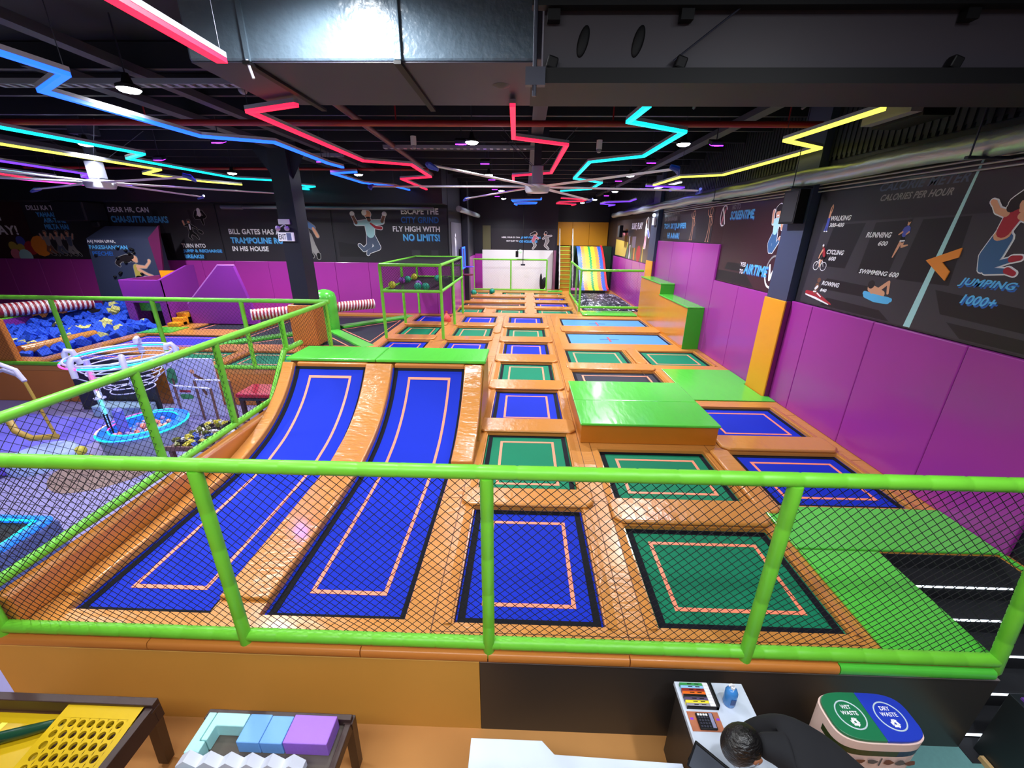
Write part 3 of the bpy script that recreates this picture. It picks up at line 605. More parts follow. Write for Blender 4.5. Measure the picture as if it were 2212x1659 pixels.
for c, x, y, l in (('yellow',-3.70,11.55,'yellow ball in the front corner of the net cage'),('violet',-3.74,12.66,'violet ball along the side rail of the net cage'),('teal',-3.66,13.0,'teal ball beside the violet one along the cage side rail'),('yellow',-3.66,13.84,'yellow ball deepest along the side rail of the net cage'),
                  ('teal',-2.90,11.26,'teal ball at the cage front, first of the touching pair'),('violet',-3.02,11.82,'violet ball just behind the touching pair of teal balls'),('teal',-2.68,11.26,'teal ball at the cage front, second of the touching pair'),('teal',-2.79,13.4,'teal ball halfway back beside the cage post'),('dark',-2.46,13.1,'dark ball near the inner side of the net cage')):
    play_ball(c, (x,y,zm+.115), .10, l, 'balls in the net cage')
play_ball('teal', (-2.43,20.0,.12), .13, 'teal ball on the small far green bed, nearer the wall', 'balls on the far beds'); play_ball('teal', (-1.58,20.65,.1), .13, 'teal ball at the back corner of the small far green bed', 'balls on the far beds')
b = MB(); b.lathe((-2.60,13.62), [(.02,-.05),(.12,-.03),(.16,.05),(.15,.14),(.07,.24),(.03,.30),(.05,.36)], 16); tag(b.build('punch_bag', mat('coral_vinyl', (.80,.28,.25), .4), smooth=True), 'small coral red drawstring bag lying on the blue bed under the cage', 'bag')

# ---------------------------------------------------------------- airbag, rainbow slide and stairs of the far bay
fence('airbag_railing', 'lime railing with clear fine net round the black airbag', [[(2.30,20.6,1.56),(2.17,15.88,1.56),(4.5,15.88,1.56)], [(2.30,20.6,.06),(2.17,15.88,.18),(4.5,15.88,.18)]], [[(2.17,15.88,.0),(2.17,15.88,1.56)],[(2.25,17.8,.02),(2.25,17.8,1.56)],[(2.30,20.6,.02),(2.30,20.6,1.56)]],
      [[(2.17,15.9,.2),(4.5,15.9,.2),(4.5,15.9,1.53),(2.17,15.9,1.53)],[(2.18,15.9,.2),(2.3,20.6,.1),(2.3,20.6,1.53),(2.18,15.9,1.53)]], loc=(2.17,15.88,0), cell=.075, nr=.0016, wav=0, nm=mat('grey_net_cord', (.30,.28,.34), .8))
b = MB(); b.box(2.2, 4.2, 14.98, 15.8, .004, .06); tag(b.build('kerb_pad', GREEN, bevel=.03, seg=3), 'long green kerb pad before the black airbag', 'floor pad')
AB = mat('airbag_vinyl', (.07,.065,.13), .45, spec=.2, bump=.6, bscale=7)
nt = AB.node_tree; bs = nt.nodes['Principled BSDF']; tc = nt.nodes.new('ShaderNodeTexCoord'); no = nt.nodes.new('ShaderNodeTexNoise'); no.inputs['Scale'].default_value = 5.5; no.inputs['Detail'].default_value = 6; no.inputs['Distortion'].default_value = 1.6
rp = nt.nodes.new('ShaderNodeValToRGB'); rp.color_ramp.elements[0].position = .58; rp.color_ramp.elements[0].color = (.006,.006,.018,1); rp.color_ramp.elements[1].position = .61; rp.color_ramp.elements[1].color = (.75,.75,.9,1)
nt.links.new(tc.outputs['Object'], no.inputs['Vector']); nt.links.new(no.outputs[0], rp.inputs[0]); nt.links.new(rp.outputs[0], bs.inputs['Base Color'])
b = MB(); n_ = 24; g = [[(2.36+2.2*i/n_, 15.98+4.1*j/n_, .02+.22*min(1, 5*min(i, n_-i, j, n_-j)/n_)+.02*math.sin(i*1.3)*math.cos(j*1.7)) for j in range(n_+1)] for i in range(n_+1)]
b.add([p for r in g for p in r], [(i*(n_+1)+j, (i+1)*(n_+1)+j, (i+1)*(n_+1)+j+1, i*(n_+1)+j+1) for i in range(n_) for j in range(n_)]); tag(b.build('airbag', AB, smooth=True), 'black airbag with white splatter print at the foot of the rainbow slide', 'airbag')
t = thing('rainbow_slide', 'steep rainbow brick patterned slide dropping onto the black airbag', 'slide', (3.4,21.5,0))
RB = [mat('slide_blue', (.18,.35,.88), .4), mat('slide_orange', (.95,.52,.22), .4), mat('slide_yellow', (.92,.85,.15), .4), mat('slide_green', (.10,.55,.28), .4), mat('slide_red', (.85,.15,.18), .4)]
seq = [0,0,0,1,1,1,2,2,2,3,3,2,2,2,1,1,1,0,0,0]
spr = dense([(20.15,.27),(20.5,.36),(20.9,.62),(21.3,1.0),(21.8,1.45),(22.4,1.88),(22.9,2.15),(23.1,2.2)], 7)
b = MB(); nr_, nc = len(spr)-1, 20
for j in range(nr_):
    for i in range(nc):
        for h_ in (0, 1):
            x0 = 2.78+1.26*i/nc+(.032 if j % 2 and i else 0); x1 = 2.78+1.26*(i+1)/nc+(.032 if j % 2 and i < nc-1 else 0)
        b.add([(x0,*spr[j]),(x1,*spr[j]),(x1,*spr[j+1]),(x0,*spr[j+1])], [(0,1,2,3)], seq[i])
b.build('slide_surface', RB, t)
b = MB(); strip(b, spr, 4.045, 4.13, .07, .10); b.build('red_side', RB[4], t, smooth=True)
b = MB(); pr = [(20.5,.01)]+[(p[0],p[1]-.03) for p in spr if p[0] > 20.5]+[(23.1,.01)]; b.sweepx(pr, 2.80, 4.02); b.build('support', mat('dark_green_board', (.08,.22,.14), .5), t)
b = MB(); b.box(2.55, XR-.02, 23.12, YF+1.98, .001, 2.2); tag(b.build('slide_tower', MATS['dark_green_board']), 'dark green tower at the top of the rainbow slide', 'platform')
dado('baseboard_tower', 'x', YF+2.0, 1.74, XR-.02, 2.2, 3.45, .06, .95, YELLOWP)
t = thing('tower_stairs', 'yellow stairs with white railings climbing beside the rainbow slide', 'staircase', (2.15,22,0))
for k in range(11):
    y0 = 21.9+.11*k; z = .2*(k+1); b = MB(); b.box(1.90, 2.48, y0, 23.4, z-.2 if k else .002, z-.03); s_ = b.build('step', mat('stair_ochre', (.70,.48,.12), .45), t)
    b = MB(); b.box(1.90, 2.48, y0-.02, y0+.02, z-.03, z); b.build('nosing', mat('stair_lime', (.70,.85,.30), .4), s_)
for x in (1.86, 2.55):
    b = MB(); 
    for h in (.35,.6,.85): b.tube([(x,21.75,h-.05),(x,23.1,h+2.2)], .018, 8)
    for k in range(6): y = 21.8+.26*k; b.tube([(x,y,.02+2.25*(y-21.75)/1.35),(x,y,.85+2.25*(y-21.75)/1.35)], .018, 8)
    b.build('railing', WHITE, t, smooth=True)
fence('bay_railing', 'thin lime railing along the white far wall', [[(-2.62,21.65,1.57),(1.18,21.65,1.57)],[(-2.62,21.65,.06),(1.18,21.65,.06)]], [[(x,21.65,.01),(x,21.65,1.57)] for x in (-2.6,-.68,1.17)], [[(-2.6,21.66,.08),(1.17,21.66,.08),(1.17,21.66,1.55),(-2.6,21.66,1.55)]], r=.04, loc=(-.7,21.65,0), cell=.09, nr=.0012, wav=0, nm=MATS['grey_net_cord'])
b = MB(); b.box(1.25, 2.0, 21.3, 21.6, .004, .06); tag(b.build('landing_pad', GREEN, bevel=.01), 'small green pad at the foot of the yellow stairs', 'floor pad')
t = thing('pink_cushion', 'round pink topped stool beside the foot of the stairs', 'stool', (2.62,20.95,0))
b = MB(); b.cyl((2.62,20.95), .28, .004, .16, 20); b.build('base', BLACK, t, smooth=True); b = MB(); b.ball((2.62,20.95,.2), .30, .30, .08); b.build('cushion', mat('pink_vinyl', (.82,.35,.70), .35), t, smooth=True)
b = MB(); b.ball((1.05,22.1,.34), .16, .14, .34, rot=(0,.25,0)); b.ball((.9,22.05,.45), .07, .07, .42); tag(b.build('black_bag', BLACK, smooth=True), 'black bag slumped against the white far wall', 'bag')
t = thing('hanging_target', 'hanging punch target with a speaker box before the white wall', 'target', (-.1,21.4,1.3))
b = MB(); b.tube([(-.06,21.4,1.38),(-.06,21.4,CZ-.005)], .015, 8); b.build('rod', BLACK, t); b = MB(); b.box(-.17,.05,21.35,21.47,1.3,1.38); b.build('foot', STEELD, t, bevel=.01)
b = MB(); b.box(-.44,-.30,21.35,21.45,1.70,2.0); b.build('speaker_box', BLACK, t, bevel=.01); b = MB(); b.tube([(-.37,21.4,2.0),(-.25,21.4,2.12),(-.06,21.4,2.12)], .015, 8); b.build('arm', BLACK, t); b = MB(); b.ball((-.2,21.38,1.98), .09); b.build('lamp', mat('pale_green_lamp', (.7,.9,.75), .4, emis=.6), t, smooth=True)
t = thing('led_backboard', 'blue lit basketball backboard on the bay side wall', 'basketball hoop', (XLW+.1,17.4,1.3))
b = MB(); b.box(XLW+.09, XLW+.15, 17.0, 17.8, 1.45, 2.3); b.build('board', mat('violet_board', (.20,.12,.42), .4), t); b = MB()
for q in ((17.0,17.06,1.45,2.3),(17.74,17.8,1.45,2.3),(17.06,17.74,1.45,1.51),(17.06,17.74,2.24,2.3)): b.box(XLW+.151, XLW+.17, *q)
b.build('led_frame', E_BLUE, t); b = MB(); b.tube([(XLW+.17+.2+.2*math.cos(a), 17.4+.2*math.sin(a), 1.52) for a in [2*PI*k/18 for k in range(18)]], .015, 6, closed=True); b.build('hoop', mat('hoop_violet', (.35,.25,.85), .4), t)
t = thing('wall_shelf', 'small round maroon shelf below the lit backboard', 'shelf', (XLW+.3,17.3,1.2)); b = MB(); b.cyl((XLW+.32,17.2), .24, 1.20, 1.24, 20); b.build('disc', mat('maroon_disc', (.40,.10,.16), .5), t); b = MB(); b.box(XLW+.07, XLW+.12, 17.1, 17.3, 1.0, 1.22); b.build('bracket', BLACK, t)
# ---------------------------------------------------------------- ceiling lamps, LED zigzags, fans, ducts
def offs(pts, w):
    L, R = [], []
    for i, p in enumerate(pts):
        a = pts[i-1] if i else None; c = pts[i+1] if i < len(pts)-1 else None; p = Vector(p)
        d0 = (p-Vector(a)).normalized() if a is not None else None; d1 = (Vector(c)-p).normalized() if c is not None else None
        n0 = Vector((-d0.y, d0.x)) if d0 else None; n1 = Vector((-d1.y, d1.x)) if d1 else None
        if n0 is None: m_ = n1
        elif n1 is None: m_ = n0
        else:
            m_ = (n0+n1); m_ = m_/max(m_.length_squared/2, .35) if m_.length > 1e-4 else n0
        L.append(p+m_*w); R.append(p-m_*w)
    return L, R
def ribbon(mb, pts, w, z0, z1, mi=0):
    L, R = offs(pts, w); vs = []
    for l, r_ in zip(L, R): vs += [(l.x,l.y,z0),(r_.x,r_.y,z0),(r_.x,r_.y,z1),(l.x,l.y,z1)]
    fs = [(0,1,2,3)]
    for i in range(len(pts)-1):
        a, c = 4*i, 4*i+4; fs += [(a,c,c+1,a+1),(a+1,c+1,c+2,a+2),(a+2,c+2,c+3,a+3),(a+3,c+3,c,a)]
    k = 4*(len(pts)-1); fs.append((k+3,k+2,k+1,k)); mb.add(vs, fs, mi)
def led(label, pts, M, z=4.1, w=.031, group='zigzag LED tubes under the ceiling'):
    t = thing('led_strip', label, 'LED light', (*pts[0], z), group)
    b = MB(); ribbon(b, pts, w, z+.012, z+.05); b.build('housing', mat('led_housing', (.60,.60,.66), .4), t)
    b = MB(); ribbon(b, pts, w*.93, z-.022, z+.011); b.build('diffuser', M, t)
    for x, y in (pts[1], pts[-2]) if len(pts) > 3 else (pts[0], pts[-1]): b = MB(); b.tube([(x,y,z+.05),(x,y,4.995)], .004, 5); b.build('hanger', STEELD, t)
led('red LED zigzag hanging just before the big ceiling fan', [(-.15,4.9),(-.18,6.44),(.60,6.89),(.55,9.92),(-.29,10.45),(-.31,11.4)], E_RED)
led('cyan LED zigzag hanging beside the big ceiling fan', [(1.24,4.9),(1.19,5.55),(2.02,6.05),(1.98,7.82),(1.17,8.45),(1.16,10.86),(1.96,11.7),(1.93,13.3),(1.10,14.0)], E_CYAN)
led('yellow LED zigzag hanging along the calorie mural wall', [(3.66,5.0),(3.58,6.54),(4.40,7.06),(4.33,10.1),(3.55,10.48),(3.45,12.2)], E_YEL)
led('short white LED bar hanging past the yellow zigzag', [(4.30,12.6),(4.12,14.4)], E_WHITE, z=4.22)
led('violet LED bar past the fan tip toward the mural wall', [(3.3,12.4),(4.42,12.7),(4.35,13.6)], E_PUR)
led('red LED zigzag hanging between the duct and the black column', [(-2.40,4.9),(-3.08,5.17),(-3.04,8.46),(-2.25,8.9),(-2.28,10.77),(-3.10,11.17),(-3.07,13.8)], E_RED)
led('long blue LED zigzag passing in front of the black column head', [(-3.98,3.3),(-3.92,4.03),(-4.64,4.47),(-4.58,6.43),(-3.76,6.82),(-3.85,8.76),(-3.78,9.3)], E_BLUE)
led('blue LED zigzag beyond the black column', [(-3.76,9.97),(-4.42,10.22),(-4.43,12.16),(-3.82,12.9),(-3.66,14.0)], E_BLUE)
led('long cyan LED zigzag over the play area', [(-7.0,4.9),(-6.88,5.93),(-6.69,7.85),(-7.44,8.35),(-7.38,11.3),(-6.63,11.65)], E_CYAN)
led('short cyan LED zigzag just past the black column', [(-6.67,12.63),(-6.30,13.2),(-7.2,13.9),(-6.9,14.1)], E_CYAN)
led('yellow LED zigzag over the play area, past the cyan one', [(-8.4,5.2),(-8.24,7.02),(-8.07,9.8),(-9.06,10.5),(-8.82,12.0),(-8.23,12.8)], E_YEL)
led('violet LED zigzag beyond the far play-area fan', [(-10.3,7.4),(-10.34,8.7),(-10.6,10.67),(-11.3,11.2),(-11.9,13.2)], E_PUR)
led('thin red LED tube over the foam pit', [(-12.5,9.6),(-12.83,10.69),(-13.3,12.1)], E_RED)
led('white blue LED tube over the foam pit', [(-11.9,9.4),(-12.0,11.2)], glow('pale_blue_led', (.55,.85,1.0), 2.0))
led('pink violet LED tube nearest the mural over the foam pit', [(-13.8,11.2),(-13.2,13.6)], E_PINK)
led('red LED tube ending at the big duct', [(-2.35,2.2),(-2.37,3.75)], E_RED, w=.045)
led('small blue LED zigzag far down the bay', [(.61,17.0),(.61,17.6),(-.55,18.0),(-.5,18.9),(.5,19.3),(.45,20.0),(-.5,20.4),(-.4,21.2)], E_BLUE, w=.024)
led('small red LED zigzag far down the bay', [(1.35,16.8),(2.40,17.4),(2.35,18.2),(1.45,18.9),(1.4,19.8),(2.3,20.3),(2.2,21.0)], E_RED, w=.024)
led('small violet LED zigzag far down the bay near the tower', [(4.2,17.0),(4.25,18.2),(3.4,18.8),(3.35,19.8),(4.1,20.4),(4.0,21.3)], E_PUR, w=.024)
# white spot lamps and violet flood lamps
def spot(label, x, y, z=4.32, power=330, r=.11, ang=150):
    t = thing('ceiling_lamp', label, 'ceiling lamp', (x,y,z), 'round white ceiling lamps')
    b = MB(); b.lathe((x,y), [(r*1.06,z-.002),(r*1.06,z+.03),(r*.5,z+.06),(.03,z+.15)], 20); b.build('housing', BLACK, t, smooth=True)
    b = MB(); b.lathe((x,y), [(r*.4,z-.035),(r*.8,z-.025),(r,z-.005),(r,z+.0)], 20); b.build('lens', E_LAMP, t, smooth=True)
    b = MB(); b.tube([(x,y,z+.14),(x,y,4.995)], .008, 6); b.build('stem', STEELD, t)
    l = bpy.data.lights.new('lamp_light', 'SPOT'); l.energy = power; l.spot_size = math.radians(ang); l.spot_blend = .7; l.shadow_soft_size = .12; l.color = (.96,.98,1)
    o = bpy.data.objects.new('lamp_light', l); COL.objects.link(o); o.parent = t; o.location = (0,0,-.06)
P_ = 420
for x, y, l in ((-4.42,5.23,'white ceiling lamp glowing above the play-area railing'),(-.94,7.97,'white ceiling lamp beside a violet flood above the green bench'),(2.70,8.05,'white ceiling lamp between the cyan and yellow zigzags'),(-4.59,12.3,'white ceiling lamp beyond the column, near the blue zigzag'),
                (2.78,12.15,'white ceiling lamp beyond the fan tip, above the light blue beds'),(-8.05,12.2,'white ceiling lamp beyond the play-area fan'),(-1.0,12.2,'white ceiling lamp hidden behind the fan hub side'),(-8.1,8.3,'white ceiling lamp above the play-area bowl'),(-12.2,11.5,'white ceiling lamp above the foam pit'),
                (-.9,16.6,'small white lamp at the start of the far bay'),(3.3,16.6,'small white lamp above the airbag'),(-1.0,20.3,'small white lamp near the white wall'),(3.2,20.6,'small white lamp above the rainbow slide'),(2.9,22.6,'small added white lamp brightening the top of the yellow stairs')):  # the last lamp is added to brighten the yellow tower wall
    spot(l, x, y, power=P_*(.45 if y > 22 else (1.35 if x > 2 else 1.0 if x > -7.5 else 1.7) if y < 15 else 1.3))
for x, y, l in ((-1.45,3.5,'white ceiling lamp above the front railing, before the big duct'),(2.4,.7,'added white lamp above the front, out of view near the channel duct'),(-4.4,2.2,'white ceiling lamp over the front corner of the play area'),(-7.6,4.6,'white ceiling lamp over the floor of the play area')):  # the lamp near the channel duct is an added one, out of view
    spot(l, x, y, z=(4.75 if x > -2 else 4.6) if x > -5 else 4.32, power=P_*(.55 if x > 0 else .75 if x > -2 else .5 if x > -5 else .6), ang=170)
for x, y, l in ((-5.44,8.07,'violet flood lamp above the long blue zigzag'),(-8.18,10.0,'violet flood lamp past the play-area fan'),(-4.56,10.1,'violet flood lamp just past the column head'),(-1.14,8.1,'violet flood lamp touching the white lamp above the bench'),(-.92,10.25,'violet flood lamp before the fan blade'),(-.99,13.2,'violet flood lamp behind the fan hub'),
                (3.28,8.12,'violet flood lamp beside the white lamp near the mural wall'),(2.70,10.0,'violet flood lamp at the blue fan tip'),(2.71,13.3,'violet flood lamp past the fan toward the airbag'),(-1.1,16.0,'small violet lamp at the start of the bay'),(-1.2,19.0,'small violet lamp deep in the bay'),(3.3,18.3,'small violet lamp above the airbag'),(-9.2,5.4,'violet flood lamp high over the play area')):
    t = thing('flood_lamp', l, 'flood lamp', (x,y,4.3), 'violet flood lamps on the ceiling')
    b = MB(); b.obox((x,y,4.36), .22, .16, .07, (.35,0,0)); b.build('case', BLACK, t, bevel=.01)
    b = MB(); b.obox((x,y-.012,4.318), .19, .13, .012, (.35,0,0)); b.build('lens', E_UV, t); b = MB(); b.obox((x,y-.016,4.309), .09, .05, .012, (.35,0,0)); b.build('bright_chip', E_UVC, t)
    b = MB(); b.tube([(x,y,4.40),(x,y,4.995)], .01, 6); b.build('bracket', STEELD, t)
    l_ = bpy.data.lights.new('flood_light', 'SPOT'); l_.energy = 45 if x > -5 else 120; l_.color = (.30,.10,1); l_.spot_size = math.radians(140); l_.spot_blend = .8; l_.shadow_soft_size = .1
    o = bpy.data.objects.new('flood_light', l_); COL.objects.link(o); o.parent = t; o.location = (0,-.03,-.03)
for x0, x1, y0, y1, l in ((-3.1,-.1,-1.1,-.1,'long added white light panel over the reception, out of view'),(.6,2.6,-1.3,-.3,'added white light panel over the counter and desk, out of view')):  # made-up fixtures, out of view, for the two added area lights
    t = thing('added_light_panel', l, 'ceiling light', ((x0+x1)/2,(y0+y1)/2,4.62), 'added light panels over the reception'); b = MB(); b.box(x0-.03,x1+.03,y0-.03,y1+.03,4.65,4.70); b.build('frame', WHITE, t, bevel=.005); b = MB(); b.box(x0,x1,y0,y1,4.63,4.649); b.build('diffuser', E_WHITE, t)
    for x in (x0+.2,x1-.2): b = MB(); b.tube([(x,(y0+y1)/2,4.70),(x,(y0+y1)/2,4.995)], .01, 6); b.build('stem', STEELD, t)
# ceiling fans
def fan(label, cx, cy_, z, r, ph):
    t = thing('ceiling_fan', label, 'ceiling fan', (cx,cy_,z), 'large six-blade ceiling fans')
    for k in range(6):
        a = ph+k*PI/3; d = dirof(a); w = Vector((-d.y,d.x,0)); b = MB(); pr = [(-.085,.012),(.02,.03),(.085,0),(.02,-.012)]
        n = len(pr); vs = []
        for s_ in (.22, r-.1):
            sc_ = 1 if s_ < 1 else .8
            for q in pr: vs.append(Vector((cx,cy_,z)) + d*s_ + w*(q[0]*sc_) + Vector((0,0,q[1]*sc_-.03*(s_/r))))
        b.add(vs, [(0,1,2,3),(7,6,5,4)]+[(i,(i+1)%n,n+(i+1)%n,n+i) for i in range(n)]); bl = b.build('blade', ALU, t, smooth=True)
        b = MB(); e = Vector((cx,cy_,z-.03)); c = e+d*(r-.08)
        b.tube([c-w*.085+Vector((0,0,.03)), c+d*.05, c+w*.10+Vector((0,0,-.05))], [.03,.045,.02], 8); b.build('winglet', mat('blue_winglet', (.20,.28,.75), .4), bl, smooth=True)
    b = MB(); b.lathe((cx,cy_), [(.10,z-.11),(.22,z-.10),(.25,z-.04),(.25,z+.03),(.12,z+.06)], 24); b.build('hub', ALU, t, smooth=True)
    b = MB(); b.box(cx-.11, cx+.11, cy_-.10, cy_+.10, z+.06, z+.38); b.build('motor', mat('fan_motor_grey', (.55,.56,.66), .4), t, bevel=.02)
    b = MB(); b.box(cx-.07, cx+.07, cy_-.06, cy_+.06, z+.38, 4.66); b.build('drop_rod', STEELD, t); b = MB(); b.box(cx-.2, cx+.2, cy_-.12, cy_+.12, 4.55, 4.72); b.build('ceiling_bracket', STEELD, t)
    for sx, sy_ in ((-1,-1),(1,-1),(-1,1),(1,1)):
        b = MB(); b.tube([(cx+.08*sx,cy_+.08*sy_,z+.36),(cx+.75*sx,cy_+.5*sy_,4.72)], .006, 5); b.build('guy_wire', STEELD, t)
fan('big six-blade fan over the middle of the jump court', .23, 8.98, 3.72, 3.35, .053)
fan('big six-blade fan over the play area', -8.48, 8.72, 3.72, 3.16, .62)
# sprinkler pipes
b = MB(); b.tube([(-14,7.15,4.42),(4.4,7.15,4.42)], .045, 12); 
for x in (-11,-5.9,-2.0,1.3,3.9): b.tube([(x,7.15,4.42),(x,7.15,4.72)], .012, 6)
tag(b.build('sprinkler_pipe', REDPIPE, smooth=True), 'red sprinkler pipe running across under the whole ceiling', 'pipe')
b = MB(); b.tube([(-2.6,4.2,4.55),(-2.72,7.4,4.55),(-2.95,14.9,4.55)], .05, 12); tag(b.build('sprinkler_pipe', mat('brown_red_pipe', (.34,.20,.22), .45), smooth=True), 'brown red pipe running from the duct toward the mural wall', 'pipe')
b = MB(); b.tube([(-14,12.3,4.45),(XLW,12.3,4.45)], .035, 10); tag(b.build('sprinkler_pipe', REDPIPE, smooth=True), 'thin red pipe before the mural wall', 'pipe')
# cable trays
for i, (y, x0, x1, l) in enumerate(((5.7,-6.5,-2.6,'beside the white lamp near the duct'),(10.6,-5.3,-4.3,'short, just past the black column head'),(9.6,-3.0,.2,'behind the fan blades'))):
    b = MB(); 
    for k in range(int((x1-x0)/.14)): b.box(x0+k*.14, x0+k*.14+.06, y, y+.12, 4.5, 4.53)
    b.box(x0, x1, y-.015, y, 4.5, 4.56); b.box(x0, x1, y+.12, y+.135, 4.5, 4.56); tag(b.build('cable_tray', mat('galvanised_tray', (.55,.58,.62), .4, metal=.3)), 'perforated steel cable tray '+l, 'cable tray')
# the big painted air duct over the front, and the ducts in front of it
t = thing('air_duct', 'big grey blue painted air duct hanging over the front', 'air duct', (-1.2,4.6,4.2))
b = MB(); b.box(-2.84, .06, 4.05, 5.28, 4.19, 4.97); b.build('casing', DUCTM, t, bevel=.02)
b = MB(); b.box(-2.83, .05, 4.06, 5.27, 4.183, 4.189); b.build('underside', DUCTU, t)  # shade below the duct put into a darker sheet
for x in (-2.33,-1.07): 
    b = MB(); b.box(x-.02, x+.02, 4.03, 4.049, 4.16, 4.97); b.build('hanger_strap', DUCTM, t); b = MB(); b.box(x-.03, x+.03, 4.0, 5.4, 4.155, 4.18); b.build('support_rail', BLACK, t)
b = MB(); b.box(-1.10,-1.04,4.02,4.05,4.19,4.97); b.build('joint_flange', DUCTM, t, bevel=.006)
b = MB(); b.tube([(-2.33,4.02,4.19),(-2.30,4.02,4.06)], .012, 8); b.build('loose_rod_end', ALU, t)
t = thing('air_duct', 'dark duct soffit continuing over the calorie mural', 'air duct', (2.4,4.6,4.2))
b = MB(); b.box(.07, XR-.06, 4.10, 5.42, 4.22, 4.97); b.build('casing', DUCTU, t, bevel=.01)
for x in (1.55, 2.75): b = MB(); b.add([(x,4.12,4.21),(x+.05,4.12,4.21),(x+.35,5.4,4.21),(x+.30,5.4,4.21)], [(3,2,1,0)]); b.tube([(x,4.12,4.2),(x+.32,5.4,4.2)], .02, 6); b.build('support_rail', BLACK, t)
for x in (-.25, 1.1, 2.35): 
    b = MB(); b.lathe((x,4.62), [(.02,4.16),(.05,4.17),(.085,4.182),(.085,4.20)], 20); tag(b.build('speaker_disc', mat('dark_disc', (.17,.17,.22), .5), smooth=True), 'round dark ceiling speaker under the duct, '+{-.25:'beside the joint of the two ducts', 1.1:'in the middle of the channel duct', 2.35:'nearest the yellow zigzag'}[x], 'speaker', 'round speakers under the duct')
t = thing('duct_channel', 'grey duct in a black steel channel frame nearest the viewer', 'air duct', (2.2,3.3,4.0))
b = MB(); b.box(.10, 4.6, 3.30, 3.70, 3.90, 4.6); b.build('casing', mat('warm_grey_duct', (.23,.21,.245), .5, noise=.06), t)
b = MB(); b.box(.02, 4.66, 3.22, 3.285, 3.80, 3.885); b.box(.02, 4.66, 3.285, 3.75, 3.80, 3.81); b.box(.02, 4.66, 3.20, 3.27, 4.20, 4.28); b.build('channel_frame', BLACK, t)
for x in (.16, 1.0, 2.75): b = MB(); b.obox((x,3.26,3.92), .07, .06, .07, (0,.3,0)); b.build('clamp', BLACK, t, bevel=.01); b = MB(); b.obox((x,3.26,4.17), .08, .06, .06); b.build('clamp', BLACK, t)
for x in (.36,.72): b = MB(); b.ball((x,3.296,4.05), .035, .012, .09, rot=(0,.25,0)); b.build('dark_slot', BLACK, t, smooth=True)
b = MB(); b.tube([(.045,3.2,3.72),(.045,3.2,4.9)], .014, 8); b.build('threaded_rod', STEELD, t); b = MB(); b.obox((.05,3.21,3.83), .13, .05, .1); b.build('corner_plate', STEELD, t)
b = MB(); b.tube([(.95,3.25,3.93),(1.35,3.25,4.22)], .006, 5); b.build('tie_wire', STEELD, t)
b = MB(); b.box(-.02, 4.7, 2.55, 3.15, 4.42, 4.95); tag(b.build('ceiling_duct', BLACK), 'flat black duct filling the top corner above the channel duct', 'air duct')
t = thing('ceiling_projector', 'grey ceiling bracket with a dark box hanging by the mural wall', 'bracket', (4.2,5.6,4.0)); b = MB(); b.box(3.86, 3.98, 4.9, 5.55, 4.05, 4.2); b.build('arm', mat('grey_bracket', (.48,.46,.50), .5), t); b = MB(); b.box(3.99, 4.3, 4.9, 5.55, 4.02, 4.2); b.build('box', BLACK, t)
# insulated pipe and conduits along the wall
b = MB(); pts = [(4.45, 2.8+.45*k, 3.72+.012*math.sin(k*1.3)) for k in range(44)]; b.tube(pts, [.115*(1+.05*math.sin(k*2.1)) for k in range(44)], 16); tag(b.build('insulated_pipe', SILVER, smooth=True), 'thick foil wrapped pipe running along the top of the mural wall', 'pipe')
for k in range(3):
    b = MB(); b.tube([(4.67,2.6,3.52+.05*k),(4.67,14.9,3.52+.05*k)], .011, 8); tag(b.build('conduit', mat('white_conduit', (.62,.60,.66), .4), smooth=True), ['lowest','middle','topmost'][k]+' of three thin conduits below the foil pipe', 'conduit', 'conduits below the foil pipe')
for y, l in ((4.55,'at the calorie title'),(7.3,'beside the speaker box'),(10.2,'past the yellow zigzag')):
    t = thing('pipe_hanger', 'steel hanger holding the foil pipe, '+l, 'pipe hanger', (4.4,y,3.6), 'hangers of the foil pipe'); b = MB(); b.box(4.24,4.7,y-.02,y+.02,3.575,3.60); b.build('cradle', STEELD, t); b = MB(); b.tube([(4.27,y,3.6),(4.27,y,4.71)], .008, 6); b.build('rod', STEELD, t)
for x, y, l, z in ((4.52,7.52,'black speaker box on the pillar before the calorie mural',3.05),(4.45,20.2,'small black speaker box beside the rainbow slide',2.7)):
    t = thing('speaker_box', l, 'speaker', (x,y,z), 'wall speaker boxes'); b = MB(); b.box(x-.10,x+.055,y-.2,y+.22,z,z+.52); b.box(x+.055,(4.579 if y < 10 else XR-.001),y-.05,y+.05,z+.2,z+.3); b.build('cabinet', BLACK, t, bevel=.015); b = MB(); b.box(x-.105,x-.101,y-.17,y+.19,z+.03,z+.49); b.build('grille', mat('speaker_grille', (.09,.09,.11), .7), t)
b = MB(); b.tube([(-9.9,14.1,3.56),(-9.2,14.1,3.56)], .07, 10); b.tube([(-9.2,14.1,3.56),(XLW-.3,14.1,3.56)], .05, 10); tag(b.build('wall_pipe', mat('grey_wall_pipe', (.40,.43,.47), .4, metal=.3), smooth=True), 'grey pipe running along the top of the mural wall behind the column', 'pipe')
b = MB(); b.tube([(XLW+.35,15.2,3.62),(XLW+.35,21.5,3.62)], .1, 12); tag(b.build('insulated_pipe', SILVER, smooth=True), 'foil wrapped pipe along the bay side wall', 'pipe')
b = MB(); b.box(-15.75,-14.66,14.2,YW-.05,3.10,3.71); b.box(-14.95,-14.66,14.56,YW-.05,2.9,3.10); tag(b.build('duct_box', DARK, bevel=.04), 'dark duct box hiding part of the mural lettering over the climbing wall', 'air duct')
